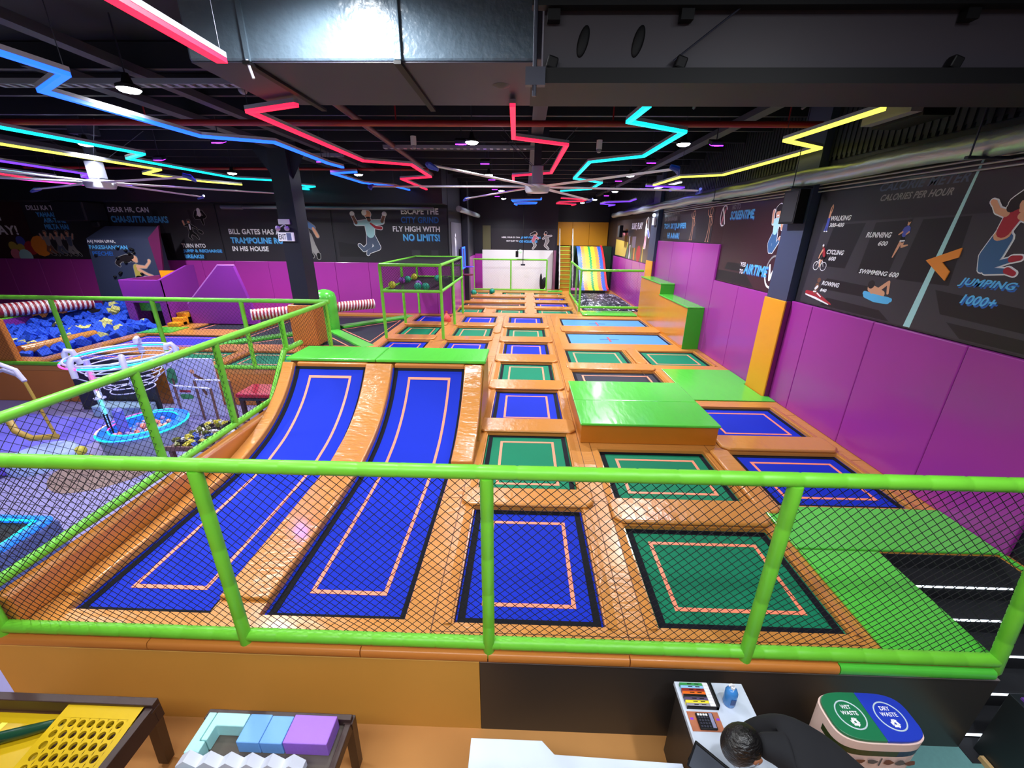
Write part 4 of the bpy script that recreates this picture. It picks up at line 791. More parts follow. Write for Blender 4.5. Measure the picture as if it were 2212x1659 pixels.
# signs on the column
t = thing('exit_sign', 'white exit sign on the black column', 'sign', (-5.79,10.3,2.62))
b = MB(); b.box(-5.985,-5.61,10.30,10.355,2.62,2.82); b.build('case', mat('sign_white', (.90,.90,.95), .4, emis=.25), t, bevel=.006)
b = MB(); text(b, 'EXIT', (-5.96,10.2985,2.66), (1,0,0), (0,0,1), .17, .12, 0, .02); b.build('lettering', mat('sign_ink', (.10,.11,.16), .5), t)
b = MB(); b.box(-5.77,-5.66,10.296,10.2995,2.635,2.805); b.build('inset', mat('sign_blue_grey', (.45,.52,.68), .5), t)
t = thing('emergency_light', 'twin emergency lamps above the exit sign on the column', 'emergency light', (-5.8,10.3,2.85))
for x in (-5.94,-5.72): b = MB(); b.ball((x,10.27,2.91), .06, .06, .06); b.build('lamp_head', mat('lamp_chrome', (.75,.68,.85), .2, metal=.4), t, smooth=True)
b = MB(); b.box(-5.93,-5.66,10.31,10.355,3.0,3.12); b.build('battery_box', WHITE, t, bevel=.008); b = MB(); b.tube([(-5.94,10.3,2.91),(-5.8,10.33,3.0),(-5.72,10.3,2.91)], .012, 6); b.build('arm', WHITE, t)
t = thing('emergency_light', 'white emergency lamp on the far wall pillar', 'emergency light', (4.5,15.5,3.1)); b = MB(); b.box(4.5,4.578,15.35,15.6,3.15,3.4); b.build('battery_box', WHITE, t, bevel=.01); b = MB(); b.ball((4.5,15.42,3.48), .06); b.build('lamp_head', E_WHITE, t)
for x, y, l in ((-3.6,6.0,'white dome camera between the duct and the red zigzag'),(-2.35,9.6,'white dome camera near the second red bend'),(3.0,5.9,'white dome camera beside the cyan zigzag'),(1.55,9.9,'white dome camera before the violet flood')):
    t = thing('dome_camera', l, 'camera', (x,y,4.4), 'white ceiling cameras'); b = MB(); b.cyl((x,y), .06, 4.55, 4.72, 14); b.build('base', WHITE, t, smooth=True); b = MB(); b.ball((x,y,4.53), .055, n=14, h=8); b.build('dome', mat('camera_dome', (.5,.5,.55), .2), t, smooth=True)
# ---------------------------------------------------------------- printed murals
MATSET = [MURAL, TW, TB, TBD, SKIN, SKIND, PBLUE, PSHIRT, PJEANS, PGREY, PSLATE, PRED, PHAIR, PORANGE, PPALE, PYEL, PGREEN, PPINK, MURLINE, MURPANE, BLACK]
(K0, KW, KB, KD, KS, KN, KU, KH, KJ, KG, KL, KR, KA, KO, KP, KY, KE, KK, KI, KE2, KX) = range(21)
U1, V1, N1 = Vector((1,0,0)), Vector((0,0,1)), Vector((0,-1,0))          # mural wall, seen from the court
U2, N2 = Vector((0,-1,0)), Vector((-1,0,0))                               # wall on the other side
def mural(label, wall, a0, a1, z0, z1, M=MURAL, group='printed murals above the wall pads'):
    if wall == 'L': loc = ((a0+a1)/2, YW-.02, z0)
    elif wall == 'R': loc = (XR-.02, (a0+a1)/2, z0)
    else: loc = ((a0+a1)/2, YF-.02, z0)
    t = thing('wall_mural', label, 'mural', loc, group); b = MB(); g = .004
    if wall == 'L': b.box(a0+g, a1-g, YW-.02, YW-.003, z0, z1)
    elif wall == 'R': b.box(XR-.02, XR-.003, a1+g, a0-g, z0, z1)
    else: b.box(a0+g, a1-g, YF-.02, YF-.003, z0, z1)
    b.build('panel', M, t); return t
def O(wall, a, z, lift=.001):
    if wall == 'L': return Vector((a, YW-.02-lift, z))
    if wall == 'B': return Vector((a, YF-.02-lift, z))
    return Vector((XR-.02-lift, a, z))
def UV(wall): return (U2, V1, N2) if wall == 'R' else (U1, V1, N1)
def letters(t, wall, rows):
    b = MB(); u, v, n = UV(wall)
    for s, a, z, w, h, mi, sh in rows:
        if mi == KB: text(b, s, O(wall, a, z, .0008)+u*.018+v*(-.018), u, v, w, h, KD, .03, sh)
        text(b, s, O(wall, a, z, .0016), u, v, w, h, mi, .03, sh)
    return b.build('lettering', MATSET, t)
def figure(t, wall, a, z, sc, items, outline=KW, grow=.03, name='printed_figure', lift=.0004):
    b = MB(); u, v, n = UV(wall); strokes(b, items, O(wall, a, z, 0), u, v, n, sc, outline, grow, lift); return b.build(name, MATSET, t)
def panes(t, wall, quads):
    b = MB(); u, v, n = UV(wall)
    for mi, q in quads: b.add([O(wall, a, z, .0002+.0002*(mi == KI)) for a, z in q], [tuple(range(len(q)))], mi)
    b.build('background_shapes', MATSET, t)
def jumper(shirt, legs, skin=KS, hair=KA, shoe=KX, arms=1):
    return [(legs, [(.0,.95,.11),(-.16,.62,.085),(.12,.40,.06)]), (legs, [(.06,.95,.11),(.22,.62,.085),(.42,.44,.06)]), (shoe, [(.10,.40,.05),(.22,.36,.045)]), (shoe, [(.42,.44,.05),(.50,.34,.04)]),
            (shirt, [(.03,1.02,.13),(.03,1.36,.16)]), (skin, [(.03,1.5,.05),(.03,1.58,.05)]), (shirt, [(-.08,1.42,.06),(-.24,1.36,.055)]), (skin, [(-.24,1.36,.045),(-.32,1.62,.035)]), (shirt, [(.14,1.42,.06),(.28,1.38,.055)]), (skin, [(.28,1.38,.045),(.38,1.64,.035)]),
            (hair, [(.03,1.72,.115)]), (skin, [(.03,1.68,.09)])]
# mural wall, from the pit to the bay
t = mural('maroon party mural with printed balloons and part of a word', 'L', -21.5, -17.75, 1.82, 3.72, MURALRED)
letters(t, 'L', [('AY!', -18.95, 2.62, .75, .32, KW, 0), ('N', -18.9, 3.1, .25, .3, KW, 0)])
figure(t, 'L', -18.6, 1.9, 1, [(KU,[(.35,.52,.17)]),(KY,[(.0,.33,.17)]),(KY,[(.28,.28,.15)]),(KY,[(.42,.14,.13)]),(KK,[(.0,.05,.2)]),(KR,[(.65,.28,.24)]),(KO,[(1.05,.35,.36)]),(KP,[(.35,-.02,.26)])], None, name='printed_balloons')
t = mural('dark mural with three cheering printed men and cyan capitals', 'L', -17.74, -14.9, 1.82, 3.72)
letters(t, 'L', [('DILLI KA TRAFFIC', -17.57, 3.45, 1.62, .16, KW, 0), ('YAHAAN NAHI', -17.30, 3.24, 1.25, .15, KB, 0), ('AIR-TIME', -17.11, 3.05, .80, .15, KB, 0), ('MILTA HAI', -17.14, 2.83, .86, .17, KB, 0)])
for i, (dx, c1, c2) in enumerate(((0,KG,KN),(.42,KG,KL),(.82,KL,KG))): figure(t, 'L', -17.25+dx, 1.75, .56, jumper(c1, c2, KS, KN), KG, .035)
t = mural('grey mural asking about breaks with a small leaping clerk', 'L', -14.85, -10.80, 1.82, 3.72)
letters(t, 'L', [('DEAR HR, CAN', -14.63, 3.38, 1.46, .2, KW, 0), ('CHAI-SUTTA BREAKS', -14.62, 3.08, 2.05, .21, KB, 0), ('TURN INTO', -12.31, 2.25, .87, .14, KW, 0), ('JUMP & RECHARGE', -12.31, 2.07, 1.42, .13, KB, 0), ('BREAKS?', -12.30, 1.89, .70, .13, KB, 0)])
figure(t, 'L', -11.85, 2.42, .46, [(KX,[(0,.75,.12),(-.18,.45,.09),(-.05,.25,.05)]),(KX,[(.05,.75,.12),(.35,.55,.09),(.5,.3,.05)]),(KX,[(.02,.85,.15),(.02,1.25,.17)]),(KW,[(.02,1.0,.06),(.02,1.3,.07)]),(KX,[(-.1,1.3,.07),(-.35,1.25,.05)]),(KS,[(-.38,1.3,.05),(-.42,1.55,.06)]),(KX,[(.15,1.25,.07),(.5,1.05,.05)]),(KX,[(.68,.85,.1),(.85,.75,.1)]),(KA,[(.02,1.56,.13)]),(KS,[(.0,1.5,.1)])], KG)
figure(t, 'L', -11.4, 3.05, .5, [(KX,[(-.3,.4,.1),(.3,.45,.1)]),(KW,[(.0,.6,.13),(0,.9,.12)]),(KX,[(-.2,.8,.09),(-.35,.5,.08)]),(KX,[(.2,.8,.09),(.4,.5,.08)]),(KX,[(.1,.4,.1),(.15,.0,.06)])], KG)
panes(t, 'L', [(KE2, [(-14.7,2.1),(-13.1,2.1),(-13.1,2.6),(-14.7,2.6)]), (KI, [(-12.85,1.85),(-12.6,1.85),(-12.9,3.5),(-13.1,3.5)]), (KI, [(-11.6,1.85),(-11.5,1.85),(-11.7,3.5),(-11.8,3.5)])])
t = mural('dark mural about a house trampoline with a man in a blue shirt', 'L', -10.76, -6.75, 1.82, 3.68)
letters(t, 'L', [('BILL GATES HAS A', -10.48, 2.72, 1.84, .18, KW, 0), ('TRAMPOLINE ROOM', -10.48, 2.42, 2.28, .20, KB, 0), ('IN HIS HOUSE', -10.48, 2.15, 1.32, .17, KW, 0)])
figure(t, 'L', -7.82, 1.80, .93, [(KG,[(.0,.95,.13),(-.10,.62,.12),(.18,.34,.07)]),(KG,[(.18,.95,.13),(.28,.60,.12),(.45,.30,.07)]),(KX,[(.2,.3,.06),(.24,.22,.06)]),(KX,[(.48,.28,.07),(.48,.17,.06)]),(KH,[(.08,1.02,.17),(-.02,1.40,.2)]),(KH,[(-.15,1.42,.1),(-.26,1.12,.08)]),(KH,[(.15,1.42,.11),(.42,1.25,.08)]),(KS,[(.42,1.22,.05),(.55,.95,.055)]),(KG,[(-.10,1.66,.13)]),(KG,[(-.12,1.70,.12)]),(KS,[(-.12,1.62,.10)])], KG, .025)
t = mural('dark mural with a leaping office worker in a red tie and white capitals', 'L', -6.70, -2.70, 1.82, 3.62)
letters(t, 'L', [('ESCAPE THE', -4.28, 3.42, 1.30, .2, KW, 0), ('CITY GRIND', -4.30, 3.14, 1.32, .21, KD, 0), ('FLY HIGH WITH', -4.61, 2.86, 1.65, .18, KW, 0), ('NO LIMITS!', -4.27, 2.56, 1.29, .23, KB, 0)])
figure(t, 'L', -5.52, 1.84, .90, [(KL,[(.08,.95,.13),(.04,.62,.11),(-.20,.45,.07),(-.36,.62,.06)]),(KL,[(.16,.95,.13),(.36,.55,.11),(-.02,.38,.07),(-.06,.28,.05)]),(KP,[(.12,1.05,.16),(.12,1.38,.19)]),(KP,[(-.02,1.45,.1),(-.40,1.42,.08)]),(KP,[(.28,1.45,.1),(.62,1.48,.08)]),(KN,[(-.40,1.44,.06),(-.52,1.72,.05)]),(KW,[(-.52,1.76,.075)]),(KN,[(.62,1.50,.06),(.72,1.72,.05)]),(KW,[(.73,1.76,.075)]),(KR,[(.16,1.42,.03),(.35,1.28,.05),(.55,1.26,.06)]),(KN,[(.12,1.55,.07),(.10,1.62,.07)]),(KS,[(.08,1.75,.13)]),(KW,[(-.04,1.80,.09),(-.02,1.9,.05)]),(KX,[(.14,1.63,.03),(.04,1.63,.03)])], KW, .02)
panes(t, 'L', [(KI,[(-6.6,2.0),(-5.5,2.0),(-5.5,2.35),(-6.6,2.5)]),(KE2,[(-4.0,1.85),(-3.7,1.85),(-3.7,2.25),(-4.0,2.25)]),(KE2,[(-3.3,1.85),(-3.05,1.85),(-3.05,2.25),(-3.3,2.25)])])
# wall on the other side: near mural, middle mural, far mural
t = mural('calorie meter mural with activity figures and an orange arrow', 'R', 7.22, 2.3, 1.81, 3.62)
panes(t, 'R', [(KE2, [(7.0,3.05),(2.3,3.15),(2.3,1.83),(7.1,1.83)])]+
      [(KI, q) for q in ([(6.75,3.02),(6.15,3.04),(6.3,2.42),(6.85,2.42)], [(5.98,3.04),(5.45,3.06),(5.55,2.36),(6.05,2.38)], [(5.3,3.06),(4.75,3.08),(4.72,2.36),(5.4,2.36)], [(6.6,2.25),(5.6,2.22),(5.5,2.08),(6.7,2.08)], [(6.5,1.97),(5.5,1.95),(5.3,1.84),(6.6,1.84)], [(4.85,2.3),(3.4,2.2),(3.3,2.0),(4.7,2.05)], [(4.6,1.98),(3.4,1.95),(3.2,1.84),(4.4,1.84)])])
letters(t, 'R', [('CALORIE METER', 6.08, 3.42, 1.16, .10, KL, .3), ('CALORIES PER HOUR', 6.02, 3.30, .97, .08, KG, .3), ('WALKING', 6.86, 3.08, .41, .07, KW, .25), ('300-400', 6.86, 2.99, .31, .06, KW, .25), ('RUNNING', 6.08, 2.85, .41, .07, KW, .25), ('600', 5.84, 2.75, .15, .06, KW, .25),
      ('CYCLING', 6.76, 2.60, .36, .068, KW, .25), ('600', 6.68, 2.51, .15, .062, KW, .25), ('SWIMMING 600', 6.02, 2.38, .64, .062, KW, .25), ('ROWING', 6.68, 2.14, .37, .066, KW, .25), ('840', 6.68, 2.04, .14, .05, KW, .25), ('JUMPING', 4.63, 2.37, .55, .095, KB, .3), ('1000+', 4.54, 2.20, .35, .10, KB, .3)])
figure(t, 'R', 6.91, 2.93, .21, [(KU,[(0,.9,.10),(-.05,.45,.07),(-.14,.05,.06)]),(KU,[(.06,.9,.10),(.08,.45,.07),(.08,.05,.06)]),(KW,[(-.16,.0,.04),(-.1,.0,.04)]),(KW,[(.06,.0,.04),(.16,.0,.04)]),(KS,[(.04,1.0,.10),(.06,1.25,.10)]),(KS,[(.0,1.3,.05),(.02,1.62,.04),(.12,1.8,.03)]),(KS,[(.14,1.3,.05),(.2,1.6,.04),(.14,1.8,.03)])], None)
figure(t, 'R', 5.50, 2.62, .285, [(KS,[(.0,.72,.08),(-.10,.35,.06),(-.20,.0,.03)]),(KS,[(.06,.72,.08),(.1,.46,.06),(.36,.52,.03)]),(KX,[(.0,.82,.10),(.06,.72,.11)]),(KW,[(-.06,.68,.03),(.14,.7,.03)]),(KU,[(.04,.95,.11),(.10,1.2,.12)]),(KU,[(.0,1.2,.07),(-.08,1.05,.05)]),(KS,[(-.08,1.05,.04),(-.22,.95,.03)]),(KU,[(.2,1.2,.06),(.24,1.05,.05)]),(KS,[(.24,1.05,.04),(.14,.96,.03)]),(KS,[(.10,1.36,.05),(.12,1.45,.07)]),(KA,[(.12,1.51,.07)])], None)
cyc = [(KW,[(-.25+.2*math.cos(a),.2+.2*math.sin(a),.014) for a in [2*PI*k/14 for k in range(15)]]),(KW,[(.28+.2*math.cos(a),.2+.2*math.sin(a),.014) for a in [2*PI*k/14 for k in range(15)]]),(KW,[(-.25,.2,.014),(-.1,.5,.014),(.15,.45,.014),(.28,.2,.014)]),(KW,[(-.1,.5,.014),(.02,.15,.014),(.15,.45,.014)]),(KS,[(.15,.62,.07),(.0,.42,.05),(.02,.2,.04)]),(KX,[(.2,.68,.09),(.08,.56,.07)]),(KR,[(.16,.72,.09),(.02,.98,.09)]),(KS,[(-.02,.95,.05),(-.14,.7,.035),(-.16,.58,.03)]),(KN,[(-.06,1.12,.08)]),(KW,[(-.06,1.17,.06)])]
figure(t, 'R', 6.84, 2.35, .32, cyc, None)
figure(t, 'R', 6.74, 1.95, .55, [(KW,[(-.45,.02,.03),(.55,-.12,.03)]),(KR,[(-.45,.08,.05),(0,.06,.07),(.65,-.12,.02)]),(KN,[(-.08,.12,.05),(-.06,.3,.08)]),(KW,[(-.1,.22,.04),(-.04,.28,.04)]),(KN,[(-.04,.46,.07)]),(KW,[(-.15,.13,.02),(-.05,.14,.02)]),(KW,[(.02,.1,.02),(.2,.02,.015)])], None)
figure(t, 'R', 5.62, 2.10, .56, [(KB,[(-.30,.02,.07),(.0,-.02,.09),(.35,-.02,.08)]),(KB,[(-.35,.06,.05),(.42,.0,.05)]),(KS,[(-.12,.16,.10),(.15,.10,.08)]),(KS,[(.0,.16,.05),(.24,.38,.04),(.30,.14,.03)]),(KS,[(-.2,.20,.10)]),(KA,[(-.22,.28,.10)]),(KB,[(-.1,.03,.05),(.2,.0,.06)])], None)
b = MB(); b.add([O('R',a,z,.0012) for a,z in ((4.86,3.62),(4.835,3.62),(5.0,1.83),(5.09,1.83))], [(0,1,2,3)], KP); b.build('pale_stripe', MATSET, t)
b = MB(); ar = [(5.08,2.61),(4.72,2.76),(4.72,2.66),(4.88,2.60),(4.76,2.51),(4.78,2.41)]; b.add([O('R',a,z,.012) for a,z in ar]+[O('R',a,z,.002) for a,z in ar], [tuple(range(6)),tuple(range(11,5,-1))]+[(i,i+6,(i+1)%6+6,(i+1)%6) for i in range(6)], KO); b.build('orange_arrow', MATSET, t)
figure(t, 'R', 4.40, 2.495, .40, [(KJ,[(-.02,.9,.16),(-.16,.5,.15),(-.12,.18,.10)]),(KJ,[(.14,.9,.16),(.08,.5,.15),(.0,.2,.10)]),(KJ,[(-.1,.2,.09),(.42,.42,.06)]),(KJ,[(.0,.14,.09),(.42,.16,.06)]),(KR,[(.46,.45,.08),(.62,.48,.06)]),(KR,[(.46,.18,.08),(.62,.12,.06)]),(KS,[(-.02,.98,.13),(.10,1.02,.13)]),(KR,[(.04,1.08,.16),(.12,1.42,.2)]),(KS,[(-.06,1.48,.08),(-.28,1.56,.07),(-.40,1.72,.06)]),(KS,[(-.42,1.74,.07),(-.48,1.78,.05)]),(KS,[(.3,1.42,.09),(.55,1.3,.07)]),(KA,[(.02,1.62,.12),(.18,1.78,.18),(.36,1.94,.12)]),(KA,[(.05,1.72,.14),(.3,1.92,.16)]),(KS,[(.26,1.56,.07),(.30,1.68,.14)]),(KA,[(.2,1.86,.1),(.42,1.84,.08)])], KW, .035)
t = mural('maroon screentime mural with a leaping man in a pale shirt', 'R', 10.42, 7.88, 1.83, 3.62, MURALRED)
panes(t, 'R', [(KI,[(9.9,2.28),(9.0,2.28),(8.9,2.12),(10.0,2.12)]),(KI,[(10.3,2.08),(9.0,2.08),(8.6,1.85),(10.35,1.85)])])
letters(t, 'R', [('NO TO', 10.15, 3.40, .37, .10, KG, 0), ('SCREENTIME,', 10.18, 3.16, 1.05, .21, KB, .15), ('YES', 9.31, 2.23, .23, .09, KW, 0), ('TO', 9.29, 2.08, .16, .095, KW, 0), ('AIRTIME', 9.12, 2.10, .89, .20, KB, .15)])
figure(t, 'R', 10.48, 3.06, .5, [(KK,[(-.18,.05,.05),(-.1,.4,.07),(.12,.85,.04)]),(KW,[(.14,.10,.05),(-.02,.45,.06),(-.22,.75,.05)]),(KW,[(-.25+.33*math.cos(a)+.2,.45+.45*math.sin(a),.03) for a in [PI*.2+PI*k/8*1.4 for k in range(9)]])], None, name='cross_mark')
figure(t, 'R', 8.12, 1.95, .5, [(KW,[(-.15,.75,.05),(.0,.25,.07),(.35,.95,.05)]),(KW,[(.1+.45*math.cos(a),.5+.55*math.sin(a),.04) for a in [PI*1.05+PI*k/8*.9 for k in range(9)]]),(KG,[(.1+.45*math.cos(a),.5+.6*math.sin(a),.035) for a in [PI*.3+PI*k/8*.6 for k in range(9)]])], None, name='tick_mark')
figure(t, 'R', 8.30, 2.53, .50, [(KJ,[(.05,.7,.13),(-.12,.38,.12),(-.02,.12,.09)]),(KJ,[(.12,.7,.13),(.16,.36,.12),(.12,.12,.09)]),(KJ,[(.14,.12,.07),(.42,.5,.06)]),(KS,[(.46,.55,.07)]),(KP,[(.08,.82,.14),(.06,1.12,.17)]),(KP,[(-.02,1.16,.1),(-.18,1.12,.08)]),(KS,[(-.2,1.12,.05),(-.28,1.42,.05),(-.27,1.52,.06)]),(KP,[(.2,1.14,.1),(.38,1.05,.08)]),(KS,[(.4,1.05,.05),(.46,.9,.05)]),(KA,[(.08,1.56,.2)]),(KS,[(.06,1.42,.14)]),(KA,[(-.04,1.6,.1),(.2,1.62,.1)]),(KW,[(.02,1.36,.03),(.1,1.36,.03)])], KW, .03)
b = MB(); b.box(XR-.02, XR-.003, 10.42, 11.02, 2.66, 3.62); b.build('upper_panel', MURALRED, t)
t = mural('upper wall mural with outlined sketch figures and cyan capitals', 'R', 15.15, 11.03, 2.66, 3.62)
panes(t, 'R', [(KE2,[(13.4,3.4),(12.2,3.42),(12.0,2.75),(13.4,2.72)]),(KI,[(14.8,2.78),(13.4,2.78),(13.3,2.7),(14.8,2.7)])])
letters(t, 'R', [('CHAAYE DUNIYA', 14.81, 3.44, 1.30, .11, KG, 0), ('KA BAHAANA', 14.82, 3.26, 1.20, .13, KG, 0), ('TOH SKYJUMPER', 14.81, 2.99, 2.0, .20, KB, 0), ('HI AANA!', 14.36, 2.74, 1.07, .17, KB, 0)])
sk = lambda: [(KS,[(0,.5,.012),(-.05,.25,.012),(-.1,0,.012)]),(KS,[(.1,.5,.012),(.12,.25,.012),(.1,0,.012)]),(KS,[(.0,.5,.012),(-.03,.85,.012),(.13,.85,.012),(.1,.5,.012)]),(KS,[(-.03,.82,.012),(-.22,.95,.012),(-.24,1.08,.012)]),(KS,[(.13,.82,.012),(.25,.65,.012),(.2,.55,.012)]),(KS,[(.05+.11*math.cos(a),1.02+.13*math.sin(a),.012) for a in [2*PI*k/12 for k in range(13)]]),(KS,[(-.14,0,.012),(-.06,0,.012)]),(KS,[(.08,0,.012),(.16,0,.012)])]
figure(t, 'R', 12.35, 2.72, .66, sk(), None); figure(t, 'R', 11.25, 2.70, .70, sk(), None)
t = mural('far mural with bowling pins and a red ball print', 'R', 22.3, 16.0, 1.80, 3.6)
b = MB(); panes(t, 'R', [(KY,[(22.2,1.85),(20.0,1.85),(19.6,2.5),(22.2,2.6)])])
letters(t, 'R', [('SURF, PLAY', 19.2, 3.0, 1.7, .3, KW, 0), ('SKY JUMP', 21.2, 2.75, 1.4, .16, KK, 0)])
figure(t, 'R', 19.4, 1.84, 1.0, [(KE,[(-.2,.05,.09),(-.2,.4,.04),(-.2,.55,.06)]),(KW,[(.2,.05,.09),(.2,.35,.04),(.2,.5,.06)]),(KE,[(.5,.05,.09),(.5,.4,.04),(.5,.55,.06)]),(KO,[(1.0,.05,.1),(1.0,.4,.05),(1.0,.6,.06)]),(KR,[(1.7,.25,.33)]),(KY,[(2.3,.05,.1),(2.3,.35,.04),(2.3,.5,.06)]),(KW,[(.0,.6,.03),(.0,.9,.03)])], None, name='printed_pins')
figure(t, 'R', 17.0, 2.2, .85, [(KK,[(0,.2,.05),(.1,.8,.05)]),(KK,[(.2,.2,.05),(.15,.8,.05)]),(KW,[(.1,.8,.12),(.1,1.1,.13)]),(KS,[(.1,1.3,.1)]),(KA,[(.2,1.35,.12),(.3,1.1,.1)]),(KU,[(.4,.9,.08),(.6,.7,.08)])], KW, .03)
b = MB(); b.box(XR-.025, XR-.0205, 18.3, 18.9, 2.3, 2.75); b.build('notice_patch', mat('grey_print_patch', (.45,.40,.47), .5), t)
t = mural('long black mural on the far wall with two sketched people bumping fists', 'B', -1.75, 1.60, 2.02, 3.06, MURAL)
letters(t, 'B', [('HERE, YOUR EX CAN', -1.2, 2.58, .95, .085, KW, 0), ('JUMP FOR REAL', -.2, 2.56, 1.05, .12, KB, .2), ('NOT JUST TO', -.95, 2.40, .62, .085, KW, 0), ('CONCLUSIONS', -.28, 2.38, .95, .11, KB, .2)])
figure(t, 'B', .45, 2.05, .56, [(KG,[(.05,.65,.12),(.2,.35,.1),(.0,.05,.06)]),(KK,[(.0,.75,.14),(.15,1.1,.14)]),(KK,[(.2,1.1,.07),(.45,.95,.06)]),(KS,[(.25,1.35,.12)]),(KA,[(.15,1.45,.12),(-.2,1.3,.08)])], KW, .03)
figure(t, 'B', 1.2, 2.05, .56, [(KG,[(-.05,.65,.12),(-.2,.35,.1),(.1,.05,.06)]),(KG,[(.0,.75,.14),(-.15,1.1,.14)]),(KG,[(-.2,1.1,.07),(-.42,.95,.06)]),(KG,[(0,1.15,.07),(.35,1.2,.05)]),(KS,[(-.22,1.35,.12)]),(KA,[(-.18,1.45,.11)])], KW, .03)
b = MB(); b.box(XLW+.45, -1.78, YF-.02, YF-.003, 2.02, 3.2); tag(b.build('wall_poster', mat('olive_poster', (.36,.35,.25), .45)), 'narrow olive grey poster at the corner of the far wall', 'poster')
t = mural('far side mural of a pale sketched figure beside the lit backboard', 'L', 0, 0, 0, 0) if 0 else None
b = MB(); b.box(XLW+.003, XLW+.02, 15.4, 17.9, 1.80, 3.2); t = thing('wall_mural', 'grey side mural with a white sketched figure at the corner of the bay', 'mural', (XLW+.02,16.6,1.8), 'printed murals above the wall pads'); b.build('panel', mat('grey_mural_print', (.34,.33,.37), .35, noise=.2), t)
b = MB(); strokes(b, [(1,[(0,.1,.03),(.1,.5,.03),(-.05,.9,.04)]),(1,[(.2,.1,.03),(.15,.5,.03),(.3,.8,.03)]),(1,[(.1,.5,.05),(.12,.85,.06)]),(1,[(.14,1.0,.08)])], (XLW+.021,16.2,1.85), (0,1,0), (0,0,1), (1,0,0), .9); b.build('printed_figure', MATSET, t)
# ---------------------------------------------------------------- foam pit, climbing wall, violet slide, sweeper
FB1 = mat('blue_foam', (.09,.30,.84), .8, noise=.12, nscale=4); FB2 = mat('pale_yellow_foam', (.84,.82,.50), .8, noise=.1, nscale=4)
b = MB(); n_ = 34; x0, x1, y0, y1 = PIT
hz = lambda x, y: -.02 + .10*math.sin(x*1.9)*math.cos(y*1.6) + .35*max(0, (y-12.2)/2.0)
b.add([(x0+(x1-x0)*i/n_, y0+(y1-y0)*j/n_, hz(x0+(x1-x0)*i/n_, y0+(y1-y0)*j/n_)-.24+random.uniform(-.05,.05)) for i in range(n_+1) for j in range(n_+1)], [(i*(n_+1)+j,(i+1)*(n_+1)+j,(i+1)*(n_+1)+j+1,i*(n_+1)+j+1) for i in range(n_) for j in range(n_)])
o = tag(b.build('foam_filling', FB1), 'blue foam filling under the loose cubes of the pit', 'foam'); o['kind'] = 'stuff'
rng = random.Random(11); protos = {}
for k, M in enumerate((FB1, FB2)):
    b = MB(); b.obox((0,0,0), .21, .21, .21); protos[k] = b.build('foam_cube', M, bevel=.012, org=(0,0,0))
cnt = 0; used = set(); cells = []
for i in range(19):
    for j in range(22):
        x = x0+.12+(x1-x0-.24)*(i+rng.random())/19; y = y0+.12+(y1-y0-.24)*(j+rng.random())/22; cells.append((y, x))
cells.sort(); cells = [c for c in cells if not (c[0] > 12.3 and c[1] > -12.6) and not (c[1] < -13.9 and c[0] < 9.6)]
step = len(cells)/285
for q in range(285):
    y, x = cells[int(q*step)]
    yel = (rng.random() < .10) or (y > 11.3 and x > -13.6 and rng.random() < .25)
    src = protos[1 if yel else 0]; k = 1 if yel else 0
    o = src if k not in used else src.copy()
    if k in used: COL.objects.link(o)
    used.add(k); o.location = (x, y, hz(x, y)+rng.uniform(.0,.10)); o.rotation_euler = (rng.uniform(-.7,.7), rng.uniform(-.7,.7), rng.uniform(0,3)); s_ = rng.uniform(.85,1.15); o.scale = (s_, s_, s_*rng.uniform(.7,1.05))
    tag(o, 'pale yellow foam cube lying among blue ones in the foam pit' if yel else 'blue foam cube lying in the foam pit', 'foam cube', 'yellow foam cubes in the pit' if yel else 'blue foam cubes in the pit')
# climbing wall
t = thing('climbing_wall', 'slate climbing wall with holds, a climbing girl print and blue lettering', 'climbing wall', (-13.7,14.2,0)); CW = mat('slate_climbing_panel', (.19,.22,.32), .5, noise=.08, nscale=2)
yw = 14.06
b = MB(); b.add([(-15.0,yw,-.3),(-12.55,yw,-.3),(-12.55,yw,2.55),(-14.75,yw,2.55),(-14.4,yw+.45,2.95),(-12.55,yw+.45,2.95),(-14.7,yw+.47,-.3),(-12.55,yw+.47,-.3),(-14.4,yw+.47,2.95),(-12.55,yw+.47,2.95)],
      [(0,1,2,3),(3,2,5,4),(4,5,9,8),(1,7,9,5,2),(6,0,3,4,8),(7,6,8,9),(0,6,7,1)]); b.build('panel', CW, t)
b = MB(); b.add([(-12.55,yw-.02,1.4),(-12.42,yw-.02,1.4),(-12.16,yw+.02,2.98),(-12.6,yw-.02,2.58)], [(0,1,2,3)]); b.add([(-12.55,yw+.04,1.4),(-12.42,yw+.04,1.4),(-12.16,yw+.08,2.98),(-12.6,yw+.04,2.58)], [(3,2,1,0)]); b.add([(-12.55,yw-.02,1.4),(-12.42,yw-.02,1.4),(-12.16,yw+.02,2.98),(-12.6,yw-.02,2.58),(-12.55,yw+.04,1.4),(-12.42,yw+.04,1.4),(-12.16,yw+.08,2.98),(-12.6,yw+.04,2.58)], [(0,4,5,1),(1,5,6,2),(2,6,7,3),(3,7,4,0)]); b.build('side_fin', mat('maroon_fin', (.38,.10,.30), .4), t)
b = MB(); oo = lambda x, z, l=.002: Vector((x, yw-l, z))
for s, x, z, w, h, mi in (('AAJ MAIN UPAR,', -14.76, 2.39, .98, .12, KW), ('PARESHANIYAN,', -14.74, 2.19, 1.37, .15, KB), ('PEECHE!', -14.70, 2.0, .71, .14, KD)):
    text(b, s, oo(x,z), (1,0,0), (0,0,1), w, h, mi, .03)
b.build('lettering', MATSET, t)
